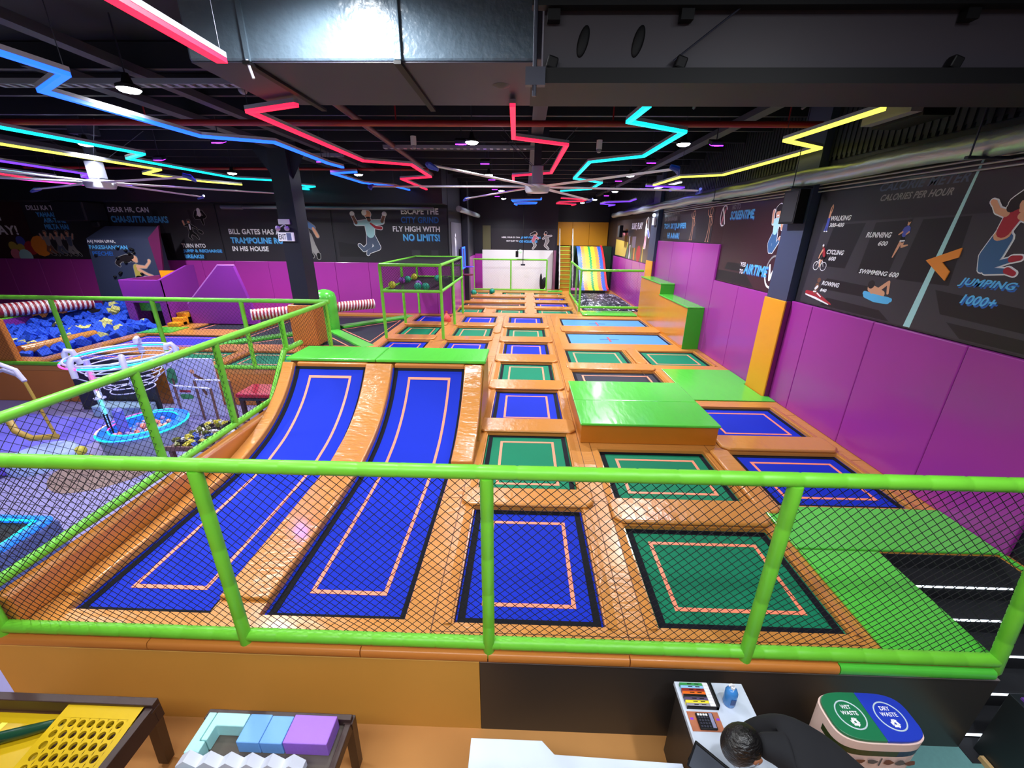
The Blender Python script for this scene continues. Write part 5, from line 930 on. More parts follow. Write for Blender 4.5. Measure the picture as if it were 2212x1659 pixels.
b = MB(); strokes(b, [(KA,[(.15,.75,.16),(-.15,.72,.1),(-.35,.55,.08),(-.28,.45,.05)]),(KY,[(.42,.0,.13),(.45,.38,.14)]),(KX,[(.40,-.1,.14),(.75,-.15,.12)]),(KS,[(.7,-.08,.1),(.85,-.1,.08)]),(KS,[(.5,.42,.07),(.85,.40,.05),(1.05,.58,.04),(1.08,.66,.06)]),(KS,[(.5,.3,.06),(.85,.1,.045),(1.05,.02,.05)]),(KA,[(.36,.78,.17)]),(KS,[(.46,.74,.13),(.5,.66,.08)]),(KA,[(.34,.84,.13)])], oo(-13.66,1.32,0), (1,0,0), (0,0,1), (0,-1,0), .80, KG, .025); b.build('printed_figure', MATSET, t)
rng = random.Random(3)
for k in range(26):
    x, z = rng.uniform(-14.6,-12.7), rng.uniform(0,2.4); b = MB(); b.ball((x,yw-.03,z), .055, .05, .04, n=8, h=6); b.build('climbing_hold', BLACK, t, smooth=True)
# violet slide structure beside the pit
t = thing('violet_tower', 'violet walled tower with ochre inside beside the climbing wall', 'climbing tower', (-11.7,12.9,0))
b = MB()
b.box(-12.46,-11.15,12.40,12.48,.70,1.40); b.box(-12.46,-12.20,12.40,12.48,-.11,.70); b.box(-11.35,-11.15,12.40,12.48,-.11,.70); b.build('front_panel', PURPLE2, t, bevel=.015)
b = MB(); b.add([(-11.15,12.40,.02),(-11.15,13.9,.02),(-11.15,13.9,1.75),(-11.15,13.6,1.75),(-11.15,12.40,1.40)], [(0,1,2,3,4)]); b.add([(-11.23,12.40,.02),(-11.23,13.9,.02),(-11.23,13.9,1.75),(-11.23,13.6,1.75),(-11.23,12.40,1.40)], [(4,3,2,1,0)]); b.add([(-11.15,12.40,1.40),(-11.15,13.6,1.75),(-11.23,13.6,1.75),(-11.23,12.40,1.40)], [(0,1,2,3)]); b.build('side_panel', PURPLE2, t)
b = MB(); b.box(-12.46,-12.38,12.48,13.95,-.1,1.40); b.build('side_panel', PURPLE2, t); b = MB(); b.box(-12.36,-11.25,13.85,13.93,.9,1.55); b.box(-12.36,-11.25,12.50,13.85,.9,.95); b.build('ochre_lining', YELLOWP, t)
b = MB(); b.box(-12.2,-11.35,12.6,12.64,.42,.78); b.build('green_panel', GREEN, t); b = MB(); b.box(-12.2,-11.35,12.9,12.95,-.1,.9); b.build('dark_panel', mat('dark_brown_panel', (.14,.09,.08), .6), t)
t = thing('violet_slide_wall', 'violet slanted slide wall with a pale rim behind the black beds', 'slide', (-9.9,12.9,0))
b = MB(); pr = [(-10.75,.004),(-10.75,.62),(-9.50,1.80),(-9.0,1.80),(-8.55,.004)]  # the far slope takes in a triangle of shade on the wall
b.add([(x,12.75,z) for x,z in pr]+[(x,12.87,z) for x,z in pr], [(0,1,2,3,4),(9,8,7,6,5)]+[(i,i+5,(i+1)%5+5,(i+1)%5) for i in range(5)]); b.build('panel_with_shade_end', PURPLE2, t)
b = MB(); b.tube([(-10.77,12.81,.3),(-10.77,12.81,.64),(-9.52,12.81,1.83),(-9.0,12.81,1.83)], .03, 6); b.build('pale_rim', mat('pale_violet_rim', (.72,.45,.80), .4), t)
b = MB(); 
for k in range(3): b.box(-11.13,-10.79,12.2+.22*k,12.6+.22*k,.004,.12+.12*k)
tag(b.build('ochre_steps', YELLOWP, bevel=.02), 'short ochre foam steps at the foot of the violet slide', 'steps')
b = MB(); b.prism([(-11.3,11.3),(-10.4,11.4),(-10.4,12.15),(-11.3,12.1)], .003, .02); tag(b.build('landing_pad', GREEN), 'small green pad beside the foam pit before the ochre steps', 'floor pad')
# sweeper: hub and striped arms
STR_R = mat('stripe_red', (.62,.13,.20), .45); STR_W = mat('stripe_white', (.90,.86,.90), .45)
def striped(mb, a, c, r, pitch=.085, twist=.35):
    a, c = Vector(a), Vector(c); d = (c-a); L = d.length; d.normalize(); u = d.orthogonal().normalized(); w = d.cross(u); n = 18; k = int(L/pitch*2); vs = []
    m_ = int(L/pitch)*2
    for i in range(m_+1):
        for j in range(n):
            an = 2*PI*j/n; s_ = L*i/m_ + pitch*twist*math.sin(an+1)*(1 if 0 < i < m_ else 0); vs.append(a+d*s_+(u*math.cos(an)+w*math.sin(an))*r)
    base = len(mb.v); mb.v += [tuple(v) for v in vs]
    for i in range(m_):
        for j in range(n): mb.f.append((base+i*n+j, base+i*n+(j+1)%n, base+(i+1)*n+(j+1)%n, base+(i+1)*n+j)); mb.m.append(i % 2)
    mb.f.append(tuple(base+j for j in reversed(range(n)))); mb.m.append(1); mb.f.append(tuple(base+m_*n+j for j in range(n))); mb.m.append(1)
t = thing('sweeper', 'spinning sweeper with a green hub and two red and white striped arms', 'sweeper', (-6.12,12.42,-.05))
b = MB(); b.lathe((-6.12,12.42), [(.34,-.057),(.34,.95),(.30,1.08),(.18,1.16),(.05,1.19)], 24); b.build('hub', GREEN, t, smooth=True)
for p, q in (((-6.36,12.22,.62),(-7.68,11.18,.62)), ((-5.88,12.62,.62),(-4.95,13.35,.62))):
    b = MB(); striped(b, p, q, .155); b.build('striped_arm', [STR_R, STR_W], t, smooth=True)
t = thing('balance_log', 'striped balance log bridging the far corner of the foam pit', 'balance log', (-13.9,11.8,.7))
b = MB(); striped(b, (-15.5,11.5,.56), (-14.35,13.2,.56), .20, .11); b.build('log', [STR_R, STR_W], t, smooth=True)
b = MB(); b.box(-17.0,-15.3,11.35,12.15,.004,.33); b.build('end_block', PURPLE2, t, bevel=.02); b = MB(); b.box(-14.5,-14.2,13.0,13.5,-.1,.34); b.build('end_block', MATS['dark_brown_panel'], t); b = MB(); b.box(-17.0,-15.3,11.33,12.17,.33,.36); b.build('green_cap', LIME, t)
t = thing('corner_block', 'tall orange padded block beside the rear railing and the foam pit', 'padded block', (-12.2,8.5,0)); b = MB(); b.add([(x,y,z) for y in (8.34,8.46) for x,z in ((-13.2,.004),(-11.3,.004),(-11.36,1.0),(-13.2,1.1))], [(0,1,2,3),(7,6,5,4),(0,4,5,1),(1,5,6,2),(2,6,7,3),(3,7,4,0)]); b.build('body', ORANGEWOOD, t, bevel=.015)
# ---------------------------------------------------------------- toddler play area, lower floor beyond the side railing
PZ = FL+.009
CLEAR = mat('clear_acrylic', (.85,.88,.98), .08, alpha=.45); PVC = mat('lilac_white_pvc', (.80,.80,.93), .35)
def rainbow(mb, ring_, r, n, cols):
    k = len(ring_)
    for i in range(n):
        a, c = int(k*i/n), int(k*(i+1)/n); mb.tube([ring_[j % k] for j in range(a, c+1)], r, 6, cols[i % len(cols)], caps=False)
ELED = [E_CYAN, E_BLUE, E_CYAN, E_PINK, glow('orange_led', (1,.62,.5), 1.8), E_CYAN, glow('aqua_led', (.1,.6,1.0), 2.2), E_CYAN]
t = thing('ball_tub', 'low oval ball tub with a rainbow lit rim', 'ball tub', (-6.85,6.45,PZ)); tc_ = (-6.85,6.45)
oval = lambda rx, ry, z, n=48: [(tc_[0]+rx*math.cos(2*PI*k/n)*1.0, tc_[1]+ry*math.sin(2*PI*k/n), z) for k in range(n)]
b = MB(); n_ = 48; rings = [oval(.58,.62,PZ),oval(.62,.66,-.47),oval(.60,.64,-.44),oval(.47,.50,-.44),oval(.45,.48,-.70)]; vs = [p for r_ in rings for p in r_]
b.add(vs, [(i*n_+k, i*n_+(k+1)%n_, (i+1)*n_+(k+1)%n_, (i+1)*n_+k) for i in range(4) for k in range(n_)]+[tuple(range(4*n_,5*n_))]); b.m[:n_] = [1]*n_; b.m[-1] = 1; b.build('basin', [mat('lit_blue_rim', (.15,.45,.85), .4, emis=.35), mat('lilac_tub', (.52,.55,.72), .5)], t, smooth=True)
b = MB(); rainbow(b, oval(.63,.67,-.455), .014, 8, list(range(8))); b.build('led_rim', ELED, t); b = MB(); rainbow(b, oval(.47,.50,-.43), .011, 8, [1,0,6,0,3,0,2,6]); b.build('inner_led', ELED, t)
rng = random.Random(5); pr_ = {}
cols = [mat('coral_ball', (.92,.52,.45), .4), mat('peach_ball', (.95,.70,.58), .4), mat('lilac_ball', (.62,.55,.80), .4), mat('sky_ball', (.40,.60,.95), .4)]; cn_ = ['coral','peach','lilac','sky blue']
for k in range(70):
    a, r_ = rng.uniform(0, 2*PI), math.sqrt(rng.random())*.40; x, y = tc_[0]+r_*math.cos(a), tc_[1]+r_*1.05*math.sin(a); c = rng.randrange(4)
    if c not in pr_:
        b = MB(); b.ball((0,0,0), .042, n=12, h=8); o = pr_[c] = b.build('tub_ball', cols[c], smooth=True, org=(0,0,0))
    else: o = pr_[c].copy(); COL.objects.link(o)
    o.location = (x, y, -.60+rng.uniform(0,.07)+.05*(1-r_/.4)); tag(o, cn_[c]+' small ball lying in the oval lit tub', 'ball', cn_[c]+' balls in the oval tub')
t = thing('tower_toy', 'blue tower toy with a ladder standing in the lit oval tub', 'toy', (-7.1,6.3,-.6)); b = MB(); b.lathe((-7.08,6.28), [(.075,-.62),(.075,-.12),(.04,-.08)], 16); b.build('tower', mat('periwinkle', (.42,.42,.86), .45), t, smooth=True)
b = MB(); b.tube([(-7.20,6.2,-.6),(-7.20,6.2,-.15)], .012, 6); b.tube([(-7.26,6.2,-.6),(-7.26,6.2,-.15)], .012, 6)
for k in range(6): b.tube([(-7.26,6.2,-.55+.075*k),(-7.20,6.2,-.55+.075*k)], .008, 5)
b.build('ladder', BLACK, t); b = MB(); b.ball((-6.98,6.02,-.5), .065, .05, .08); b.build('button', mat('pink_toy', (.80,.55,.75), .45), t, smooth=True)
# light pole and wire bowl
t = thing('light_pole', 'clear pole glowing pink and green that rises to the wire bowl', 'light pole', (-7.33,6.3,-.45))
b = MB(); b.tube([(-7.33,6.3,-.44),(-7.33,6.3,.80)], .045, 14); b.build('acrylic_tube', CLEAR, t, smooth=True)
b = MB(); zz = [-.43,-.2,.0,.12,.25,.42,.6,.78]
for k in range(7): b.tube([(-7.33,6.3,zz[k]),(-7.33,6.3,zz[k+1])], .018, 8, k)
b.build('led_core', [glow('azure_led', (.35,.6,1), 2.2), E_CYAN, glow('green_led', (.25,.9,.75), 1.8), E_WHITE, E_PINK, glow('rose_led', (1,.25,.55), 2.2), E_PUR], t)
for z in (.10,.29): b = MB(); b.cyl((-7.33,6.3), .085, z, z+.018, 20); b.build('disc', PVC, t, smooth=True)
t = thing('wire_bowl', 'large wire ring bowl with white pipe elbows and a lit rim', 'ball bowl', (-7.28,6.9,.3)); bc = (-7.28,6.88)
for k in range(9):
    r_ = .76-.055*k; z = .74-.052*k-.004*k*k; b = MB(); b.tube([(bc[0]+r_*math.cos(a), bc[1]+r_*math.sin(a), z) for a in [2*PI*i/40 for i in range(40)]], .011 if k else .02, 6, closed=True); b.build('wire_ring', PVC, t, smooth=True)
b = MB(); ringp = [(bc[0]+.80*math.cos(a), bc[1]+.80*math.sin(a), .70) for a in [2*PI*i/48 for i in range(48)]]; rainbow(b, ringp, .016, 8, [1,0,6,0,0,3,5,0]); b.build('led_rim', ELED, t)
for a in (.4,2.0,3.5,4.6,5.5):
    d = dirof(a); p = Vector((*bc,0))+d*.80; b = MB(); b.tube([p+Vector((0,0,.55)), p+Vector((0,0,.80)), p+d*-.04+Vector((0,0,.86)), p+d*-.12+Vector((0,0,.84)), p+d*-.14+Vector((0,0,.76))], .045, 10); b.build('pipe_elbow', PVC, t, smooth=True)
    b = MB(); b.tube([p+Vector((0,0,.55)), (bc[0]+.25*d.x, bc[1]+.25*d.y, .12)], .01, 6); b.build('rib', PVC, t)
b = MB(); b.tube([(bc[0]-.3,bc[1]+.4,PZ),(bc[0]-.2,bc[1]+.25,.12),(bc[0],bc[1],.16)], .05, 10); b.build('stand', PVC, t)
t = thing('dark_panel', 'dark slate play panel standing behind the wire bowl', 'play panel', (-8.7,7.9,PZ)); b = MB(); b.box(-9.6,-7.85,7.86,7.92,PZ+.002,.30); b.build('board', mat('slate_board', (.16,.17,.21), .5), t, bevel=.01); b = MB(); b.box(-9.0,-7.9,7.5,7.84,PZ+.002,-.62); b.build('foam_base', mat('pale_aqua_foam', (.60,.72,.80), .5), t, bevel=.02)
t = thing('picture_board', 'white picture board with green and brown cartoon shapes in the play area', 'board', (-6.75,7.7,PZ)); b = MB(); b.box(-7.35,-6.30,7.68,7.72,PZ+.002,.42); b.build('board', mat('lilac_white_board', (.74,.74,.92), .45), t, bevel=.008)
b = MB(); strokes(b, [(KE,[(.12,.62,.11),(.14,.78,.09)]),(KN,[(.13,.45,.02),(.13,.62,.025)]),(KR,[(.22,.36,.025),(.42,.36,.025)]),(KE,[(.25,.24,.06),(.42,.24,.05)]),(KN,[(.62,.72,.035),(.78,.62,.03),(.9,.6,.03)]),(KS,[(.58,.80,.05)]),(KN,[(.72,.40,.035),(.76,.3,.025)]),(KG,[(.74,.24,.02)])], (-7.35,7.678,PZ+.2), (1,0,0), (0,0,1), (0,-1,0), 1.0); b.build('printed_shapes', MATSET, t)
t = thing('building_frame', 'white and brown play frame beside the picture board', 'play frame', (-6.3,7.1,PZ)); BR = mat('brown_frame', (.42,.30,.30), .5)
for p in ((-6.75,7.16),(-6.62,7.5),(-5.95,7.05),(-5.90,7.5)): b = MB(); b.tube([(*p,PZ),(*p,.02)], .022, 8); b.build('leg', BR, t)
b = MB(); b.tube([(-6.75,7.16,.02),(-5.95,7.05,.02)], .02, 8); b.tube([(-6.62,7.5,.02),(-5.90,7.5,.02)], .02, 8); b.build('rail', PVC, t)
t = thing('red_game_table', 'red topped game table with dark legs behind the railing', 'table', (-5.3,7.65,PZ)); b = MB(); b.box(-5.75,-4.75,7.35,7.95,-.30,-.20); b.build('top', mat('maroon_red_top', (.62,.09,.20), .4), t, bevel=.04, seg=3)
b = MB(); b.box(-5.7,-4.8,7.38,7.92,-.36,-.31); b.build('tray', STEELD, t)
for x in (-5.66,-4.84):
    for y in (7.42,7.88): b = MB(); b.box(x-.035,x+.035,y-.035,y+.035,PZ+.001,-.36); b.build('leg', mat('dark_brown_leg', (.20,.11,.14), .5), t)
t = thing('brick_table', 'low table heaped with small dark and yellow toy bricks', 'table', (-5.35,6.1,PZ)); b = MB(); b.box(-5.75,-4.95,5.6,6.6,-.50,-.46); b.box(-5.75,-4.95,5.6,5.63,-.46,-.42); b.box(-5.75,-4.95,6.57,6.6,-.46,-.42); b.build('top', BR, t)
for x in (-5.7,-5.0):
    for y in (5.66,6.54): b = MB(); b.box(x-.03,x+.03,y-.03,y+.03,PZ+.001,-.5); b.build('leg', BR, t)
pb = {}; names = {'dark':(.10,.10,.16),'yellow':(.78,.74,.25),'olive':(.40,.42,.16),'blue':(.20,.30,.65),'white':(.82,.82,.88)}
for k in range(60):
    c = rng.choice(['dark','dark','dark','yellow','olive','blue','white'])
    if c not in pb: b = MB(); b.box(-.045,.045,-.025,.025,0,.04); b.cyl((-.02,0), .012, .04, .05, 8); b.cyl((.02,0), .012, .04, .05, 8); o = pb[c] = b.build('toy_brick', mat(c+'_brick', names[c], .4), org=(0,0,0))
    else: o = pb[c].copy(); COL.objects.link(o)
    o.location = (rng.uniform(-5.68,-5.02), rng.uniform(5.68,6.52), -.455+rng.uniform(0,.05)); o.rotation_euler = (rng.uniform(-.4,.4), rng.uniform(-.4,.4), rng.uniform(0,3)); o.scale = (1.3,)*3; tag(o, c+' toy brick in the heap on the low brick table', 'toy brick', c+' bricks on the low table')
t = thing('sand_tub', 'blue lit tub full of dark toys at the edge of the play area', 'toy tub', (-6.2,3.4,PZ)); b = MB(); b.box(-7.2,-5.56,2.75,3.86,PZ+.001,-.42); b.build('basin', mat('slate_blue_tub', (.33,.40,.66), .45), t, bevel=.03)
b = MB(); b.box(-7.1,-5.68,2.85,3.74,-.418,-.405); b.build('dark_inside', mat('dark_sand', (.09,.10,.12), .8), t)
b = MB(); rc = [(-7.15,3.80,-.40),(-5.62,3.80,-.40),(-5.62,2.80,-.40)]; b.tube(rc[:2], .05, 8); b.tube(rc[1:], .05, 8); b.build('lit_rim', mat('lit_blue_rim2', (.12,.45,.95), .4, emis=.8), t, smooth=True)
b = MB(); b.tube([(-7.15,3.74,-.36),(-5.70,3.74,-.36),(-5.57,2.80,-.38)], .013, 6); b.build('led_rim', E_CYAN, t)
pb2 = {}
for k in range(26):
    c = rng.choice(['dark','olive','yellow','rust']); names['rust'] = (.42,.22,.16)
    if c not in pb2: b = MB(); b.ball((0,0,.03), .06, .04, .035, n=10, h=6); o = pb2[c] = b.build('toy_piece', mat(c+'_toy', names[c], .5), smooth=True, org=(0,0,0))
    else: o = pb2[c].copy(); COL.objects.link(o)
    o.location = (rng.uniform(-6.9,-5.8), rng.uniform(2.95,3.6), -.405+rng.uniform(0,.04)); o.rotation_euler = (0,0,rng.uniform(0,3)); tag(o, c+' toy piece lying inside the blue lit tub', 'toy', c+' toys in the lit tub')
b = MB(); b.prism([(-6.85+.72*math.cos(a)+.1*math.sin(2*a), 5.42+.50*math.sin(a)) for a in [2*PI*k/28 for k in range(28)]], PZ, PZ+.004); tag(b.build('floor_patch', mat('tan_floor_patch', (.55,.46,.42), .6)), 'brown curved patch inlaid in the pale play floor', 'floor inlay')
b = MB(); b.prism([(-10.5,6.0),(-8.0,6.1),(-7.9,7.3),(-10.5,7.6)], PZ, PZ+.004); tag(b.build('floor_patch', mat('violet_floor_patch', (.46,.44,.88), .45)), 'violet blue patch inlaid in the play floor before the dark panel', 'floor inlay')
t = thing('yellow_duck', 'yellow balloon-like toy figure on the play floor', 'toy', (-7.55,5.9,PZ)); YT = mat('yellow_toy', (.86,.78,.12), .4); b = MB(); b.ball((-7.62,5.95,-.74), .085); b.build('head', YT, t, smooth=True); b = MB(); b.ball((-7.4,5.88,-.82), .06, .05, .045); b.build('body', YT, t, smooth=True)
for x in (-7.45,-7.34): b = MB(); b.tube([(x,5.84,-.83),(x+.02,5.80,PZ+.01)], .015, 6); b.build('foot', YT, t)
t = thing('foam_shell', 'pale blue and violet soft foam seat at the edge of the play area', 'soft seat', (-8.2,5.6,PZ))
b = MB(); b.lathe((-8.05,5.75), [(.46,PZ+.001),(.46,-.74),(.40,-.66),(.1,-.63)], 24); b.build('pale_seat', mat('pale_blue_foam', (.66,.74,.95), .5), t, smooth=True); b = MB(); b.box(-8.9,-8.2,4.8,5.5,PZ+.001,-.62); b.build('violet_block', mat('violet_foam', (.42,.33,.82), .5), t, bevel=.06, seg=3)
t = thing('toy_crane', 'yellow toy crane with white pipe elbow arms', 'toy crane', (-8.3,6.0,PZ)); b = MB(); b.tube([(-8.9,6.0,.70),(-8.45,6.0,.80),(-8.22,6.0,.70),(-8.15,6.0,.52)], .035, 10); b.build('white_elbow', PVC, t, smooth=True); b = MB(); b.tube([(-8.9,6.05,.60),(-8.5,6.05,.68),(-8.28,6.04,.6),(-8.17,6.02,.5)], .03, 10); b.build('white_elbow', PVC, t, smooth=True)
CR = mat('olive_yellow_rod', (.70,.58,.25), .45); b = MB(); b.tube([(-8.15,6.0,.5),(-8.02,6.0,-.45)], .022, 8); b.build('rod', CR, t); b = MB(); b.tube([(-8.9,6.1,-.15),(-8.7,6.0,-.42),(-8.4,5.95,-.52),(-8.0,6.0,-.50)], .05, 10); b.build('bucket', CR, t, smooth=True)
# ---------------------------------------------------------------- reception in the foreground
BRN = mat('dark_brown_frame', (.22,.14,.13), .45)
t = thing('ball_roll_game', 'yellow tabletop ball game with rows of holes in a dark frame', 'game table', (-3.0,1.45,FL)); YG = mat('yellow_acrylic_top', (.80,.66,.08), .25, coat=.4)
def plate_holes(mb, c, ux, uy, w, h, holes, r, th):
    """plate spanned by ux, uy with round openings, made as a ring of quads round each opening inside its cell"""
    c, ux, uy = Vector(c), Vector(ux).normalized(), Vector(uy).normalized(); n = ux.cross(uy)
    nx, ny = holes; cw, chh = w/nx, h/ny
    for i in range(nx):
        for j in range(ny):
            cx = -w/2+cw*(i+.5); cy_ = -h/2+chh*(j+.5); sh = 0; k = 16; out, inn = [], []
            for a in range(k):
                an = 2*PI*a/k+PI/4; d = (math.cos(an), math.sin(an)); m_ = max(abs(d[0])/(cw/2), abs(d[1])/(chh/2)); out.append((cx+d[0]/m_, cy_+d[1]/m_)); inn.append((cx+d[0]*r, cy_+d[1]*r))
            P3 = lambda q, z: c+ux*q[0]+uy*q[1]+n*z
            vs = [P3(q,0) for q in out]+[P3(q,0) for q in inn]+[P3(q,-th) for q in inn]
            mb.add(vs, [(a,(a+1)%k,k+(a+1)%k,k+a) for a in range(k)]+[(k+a,k+(a+1)%k,2*k+(a+1)%k,2*k+a) for a in range(k)])
ta = .10      # the perforated board tilts up a little toward the far side
b = MB(); plate_holes(b, (-2.72,1.39,-.125), (1,0,0), (0,1,math.tan(ta)), .44, .46, (7,8), .021, .02); b.build('perforated_board', YG, t); b = MB(); b.box(-2.94,-2.50,1.16,1.62,-.185,-.18); b.build('hole_shade_plate', mat('hole_shade_brown', (.30,.19,.06), .6), t)  # added dark plate puts the shade inside the holes into colour
b = MB()
for q in ((-2.97,-2.94,1.15,1.64),(-2.50,-2.46,1.15,1.64)): b.add([(q[0],q[2],-.15),(q[1],q[2],-.15),(q[1],q[3],-.10),(q[0],q[3],-.10)], [(0,1,2,3)])
b.add([(-2.97,1.62,-.102),(-2.46,1.62,-.102),(-2.46,1.69,-.095),(-2.97,1.69,-.095)], [(0,1,2,3)]); b.build('board_border', YG, t)
b = MB(); b.box(-3.60,-2.95,1.10,1.68,-.20,-.185); b.box(-2.95,-2.45,1.10,1.68,-.22,-.205); b.build('tray', YG, t)
b = MB(); b.box(-3.62,-2.40,1.69,1.74,-.24,-.075); b.build('frame_back', BRN, t, bevel=.004); b = MB(); b.box(-2.45,-2.40,1.08,1.69,-.24,-.10); b.build('frame_side', BRN, t, bevel=.004)
for p, q in (((-2.43,1.70,-.12),(-2.60,1.78,FL+.03)),((-2.43,1.15,-.14),(-2.43,1.02,FL+.03)),((-3.6,1.70,-.12),(-3.62,1.78,FL+.03)),((-3.6,1.15,-.14),(-3.62,1.02,FL+.03))):
    a = Vector(p); c = Vector(q); d = Vector((.035,0,0)); e = Vector((0,.03,0)); b = MB(); b.add([a-d-e,a+d-e,a+d+e,a-d+e,c-d-e,c+d-e,c+d+e,c-d+e], [(0,1,2,3),(7,6,5,4),(0,4,5,1),(1,5,6,2),(2,6,7,3),(3,7,4,0)]); b.build('leg', BRN, t)
b = MB(); b.add([(x,y,-.1835) for x,y in ((-3.38,1.62),(-3.34,1.62),(-3.345,1.5),(-3.33,1.38),(-3.40,1.28),(-3.44,1.27),(-3.37,1.38),(-3.385,1.5))], [(0,7,2,1),(7,6,3,2),(6,5,4,3)]); b.build('yellow_track', mat('bright_yellow_tape', (.97,.93,.30), .4), t)
t = thing('green_bat', 'dark green bat lying across the yellow ball game tray', 'bat', (-3.1,1.5,-.18)); GB = mat('dark_green_wood', (.06,.24,.15), .3, coat=.3); b = MB(); b.tube([(-3.37,1.475,-.148),(-3.30,1.50,-.146),(-3.12,1.56,-.146),(-2.99,1.605,-.146)], [.026,.037,.033,.026], 12); b.build('blade', GB, t, smooth=True); b = MB(); b.tube([(-2.99,1.605,-.146),(-2.955,1.617,-.146)], .016, 10); b.build('handle', BLACK, t, smooth=True)
b = MB(); b.ball((-3.24,1.42,-.155), .028); tag(b.build('ball', mat('orange_pingpong', (.98,.60,.30), .4), smooth=True), 'small orange ball beside the dark green bat', 'ball')
# block balancing table
t = thing('block_table', 'dark framed tabletop block game with a white zigzag ledge and colourful letters', 'game table', (-1.6,1.5,FL)); GLS = mat('grey_glass_top', (.36,.33,.30), .2)
b = MB(); b.box(-2.02,-1.13,1.08,1.70,-.235,-.22); b.build('top', GLS, t)
b = MB(); b.box(-2.06,-1.09,1.70,1.735,-.27,-.16); b.build('frame_back', BRN, t, bevel=.004)
for x0, x1 in ((-2.06,-2.02),(-1.13,-1.09)): b = MB(); b.box(x0,x1,1.05,1.70,-.27,-.19); b.build('frame_side', BRN, t, bevel=.004)
for x, dx in ((-2.05,-.02),(-1.11,-.06)):
    for y, dy in ((1.72,.08),(1.10,-.08)):
        a = Vector((x,y,-.19)); c = Vector((x+dx,y+dy,FL+.03)); d = Vector((.03,0,0)); e = Vector((0,.028,0)); b = MB(); b.add([a-d-e,a+d-e,a+d+e,a-d+e,c-d-e,c+d-e,c+d+e,c-d+e], [(0,1,2,3),(7,6,5,4),(0,4,5,1),(1,5,6,2),(2,6,7,3),(3,7,4,0)]); b.build('leg', BRN, t)
b = MB(); zz = []; k = 6; xa, xb = -2.02, -1.26
for i in range(k*2+1): zz.append((xa+(xb-xa)*i/(k*2), -.105+(.035 if i % 2 else -.02)))
n_ = len(zz); vs = [(x,1.40,z) for x,z in zz]+[(x,1.46,z) for x,z in zz]+[(xa,1.40,-.175),(xb,1.40,-.175),(xa,1.46,-.175),(xb,1.46,-.175)]
b.add(vs, [(i,i+1,n_+i+1,n_+i) for i in range(n_-1)]+[tuple([2*n_,2*n_+1]+list(range(n_-1,-1,-1))),tuple([2*n_+3,2*n_+2]+list(range(n_,2*n_))),(2*n_,2*n_+2,2*n_+3,2*n_+1),(2*n_+2,2*n_,0,n_),(2*n_+1,2*n_+3,2*n_-1,n_-1)]); b.build('zigzag_ledge', mat('white_foam_ledge', (.86,.88,.95), .5), t)
LC = [mat('letter_'+n, c, .4) for n, c in (('red',(.55,.20,.20)),('green',(.25,.42,.25)),('navy',(.20,.20,.42)),('olive',(.50,.46,.20)),('rust',(.55,.30,.18)),('plum',(.42,.20,.36)),('grey',(.42,.40,.44)),('slate',(.30,.40,.46)))]
b = MB()
for i, ch in enumerate('BALANZIA'): text(b, ch, (-1.82+.062*i, 1.355, -.190), (1,0,0), (0,.5,.86), .055 if ch != 'I' else .025, .06, i, .05)
b.build('lettering', LC, t); b = MB(); b.add([(-1.88,1.388,-.175),(-1.30,1.388,-.175),(-1.32,1.35,-.219),(-1.86,1.35,-.219)], [(0,1,2,3)]); b.build('letter_plate', mat('pale_plate', (.55,.50,.50), .4), t)
PA = mat('mint_foam_block', (.66,.88,.88), .5, bump=.1, bscale=40); PB = mat('sky_foam_block', (.44,.66,.92), .5, bump=.1, bscale=40); PC = mat('mauve_foam_block', (.62,.42,.86), .5, bump=.1, bscale=40)
def block(label, poly, z0, z1, M): b = MB(); b.prism(poly, z0, z1); return tag(b.build('foam_block', M, bevel=.006), label, 'foam block', 'pastel foam blocks on the table')
ZB0, ZB1 = -.219, -.115
block('long mint foam block at the outer edge of the block table', [(-2.02,1.465),(-1.93,1.465),(-1.93,1.53),(-1.97,1.53),(-1.97,1.69),(-2.02,1.69)], ZB0, ZB1, PA)
block('L-shaped mint foam block around the square gap', [(-1.965,1.535),(-1.925,1.535),(-1.925,1.615),(-1.745,1.615),(-1.745,1.69),(-1.965,1.69)], ZB0, ZB1, PA)
block('sky blue foam block touching the mint one', [(-1.74,1.53),(-1.595,1.53),(-1.595,1.69),(-1.74,1.69)], ZB0, ZB1, PB); block('sky blue foam block touching the mauve one', [(-1.592,1.53),(-1.45,1.53),(-1.45,1.685),(-1.592,1.685)], ZB0, ZB1, PB)
block('large mauve foam block at the end of the row', [(-1.443,1.53),(-1.165,1.53),(-1.165,1.69),(-1.443,1.69)], ZB0, ZB1+.01, PC); block('small mint foam block in front of the zigzag ledge', [(-2.0,1.28),(-1.9,1.28),(-1.9,1.36),(-2.0,1.36)], ZB0, ZB1-.03, PA)
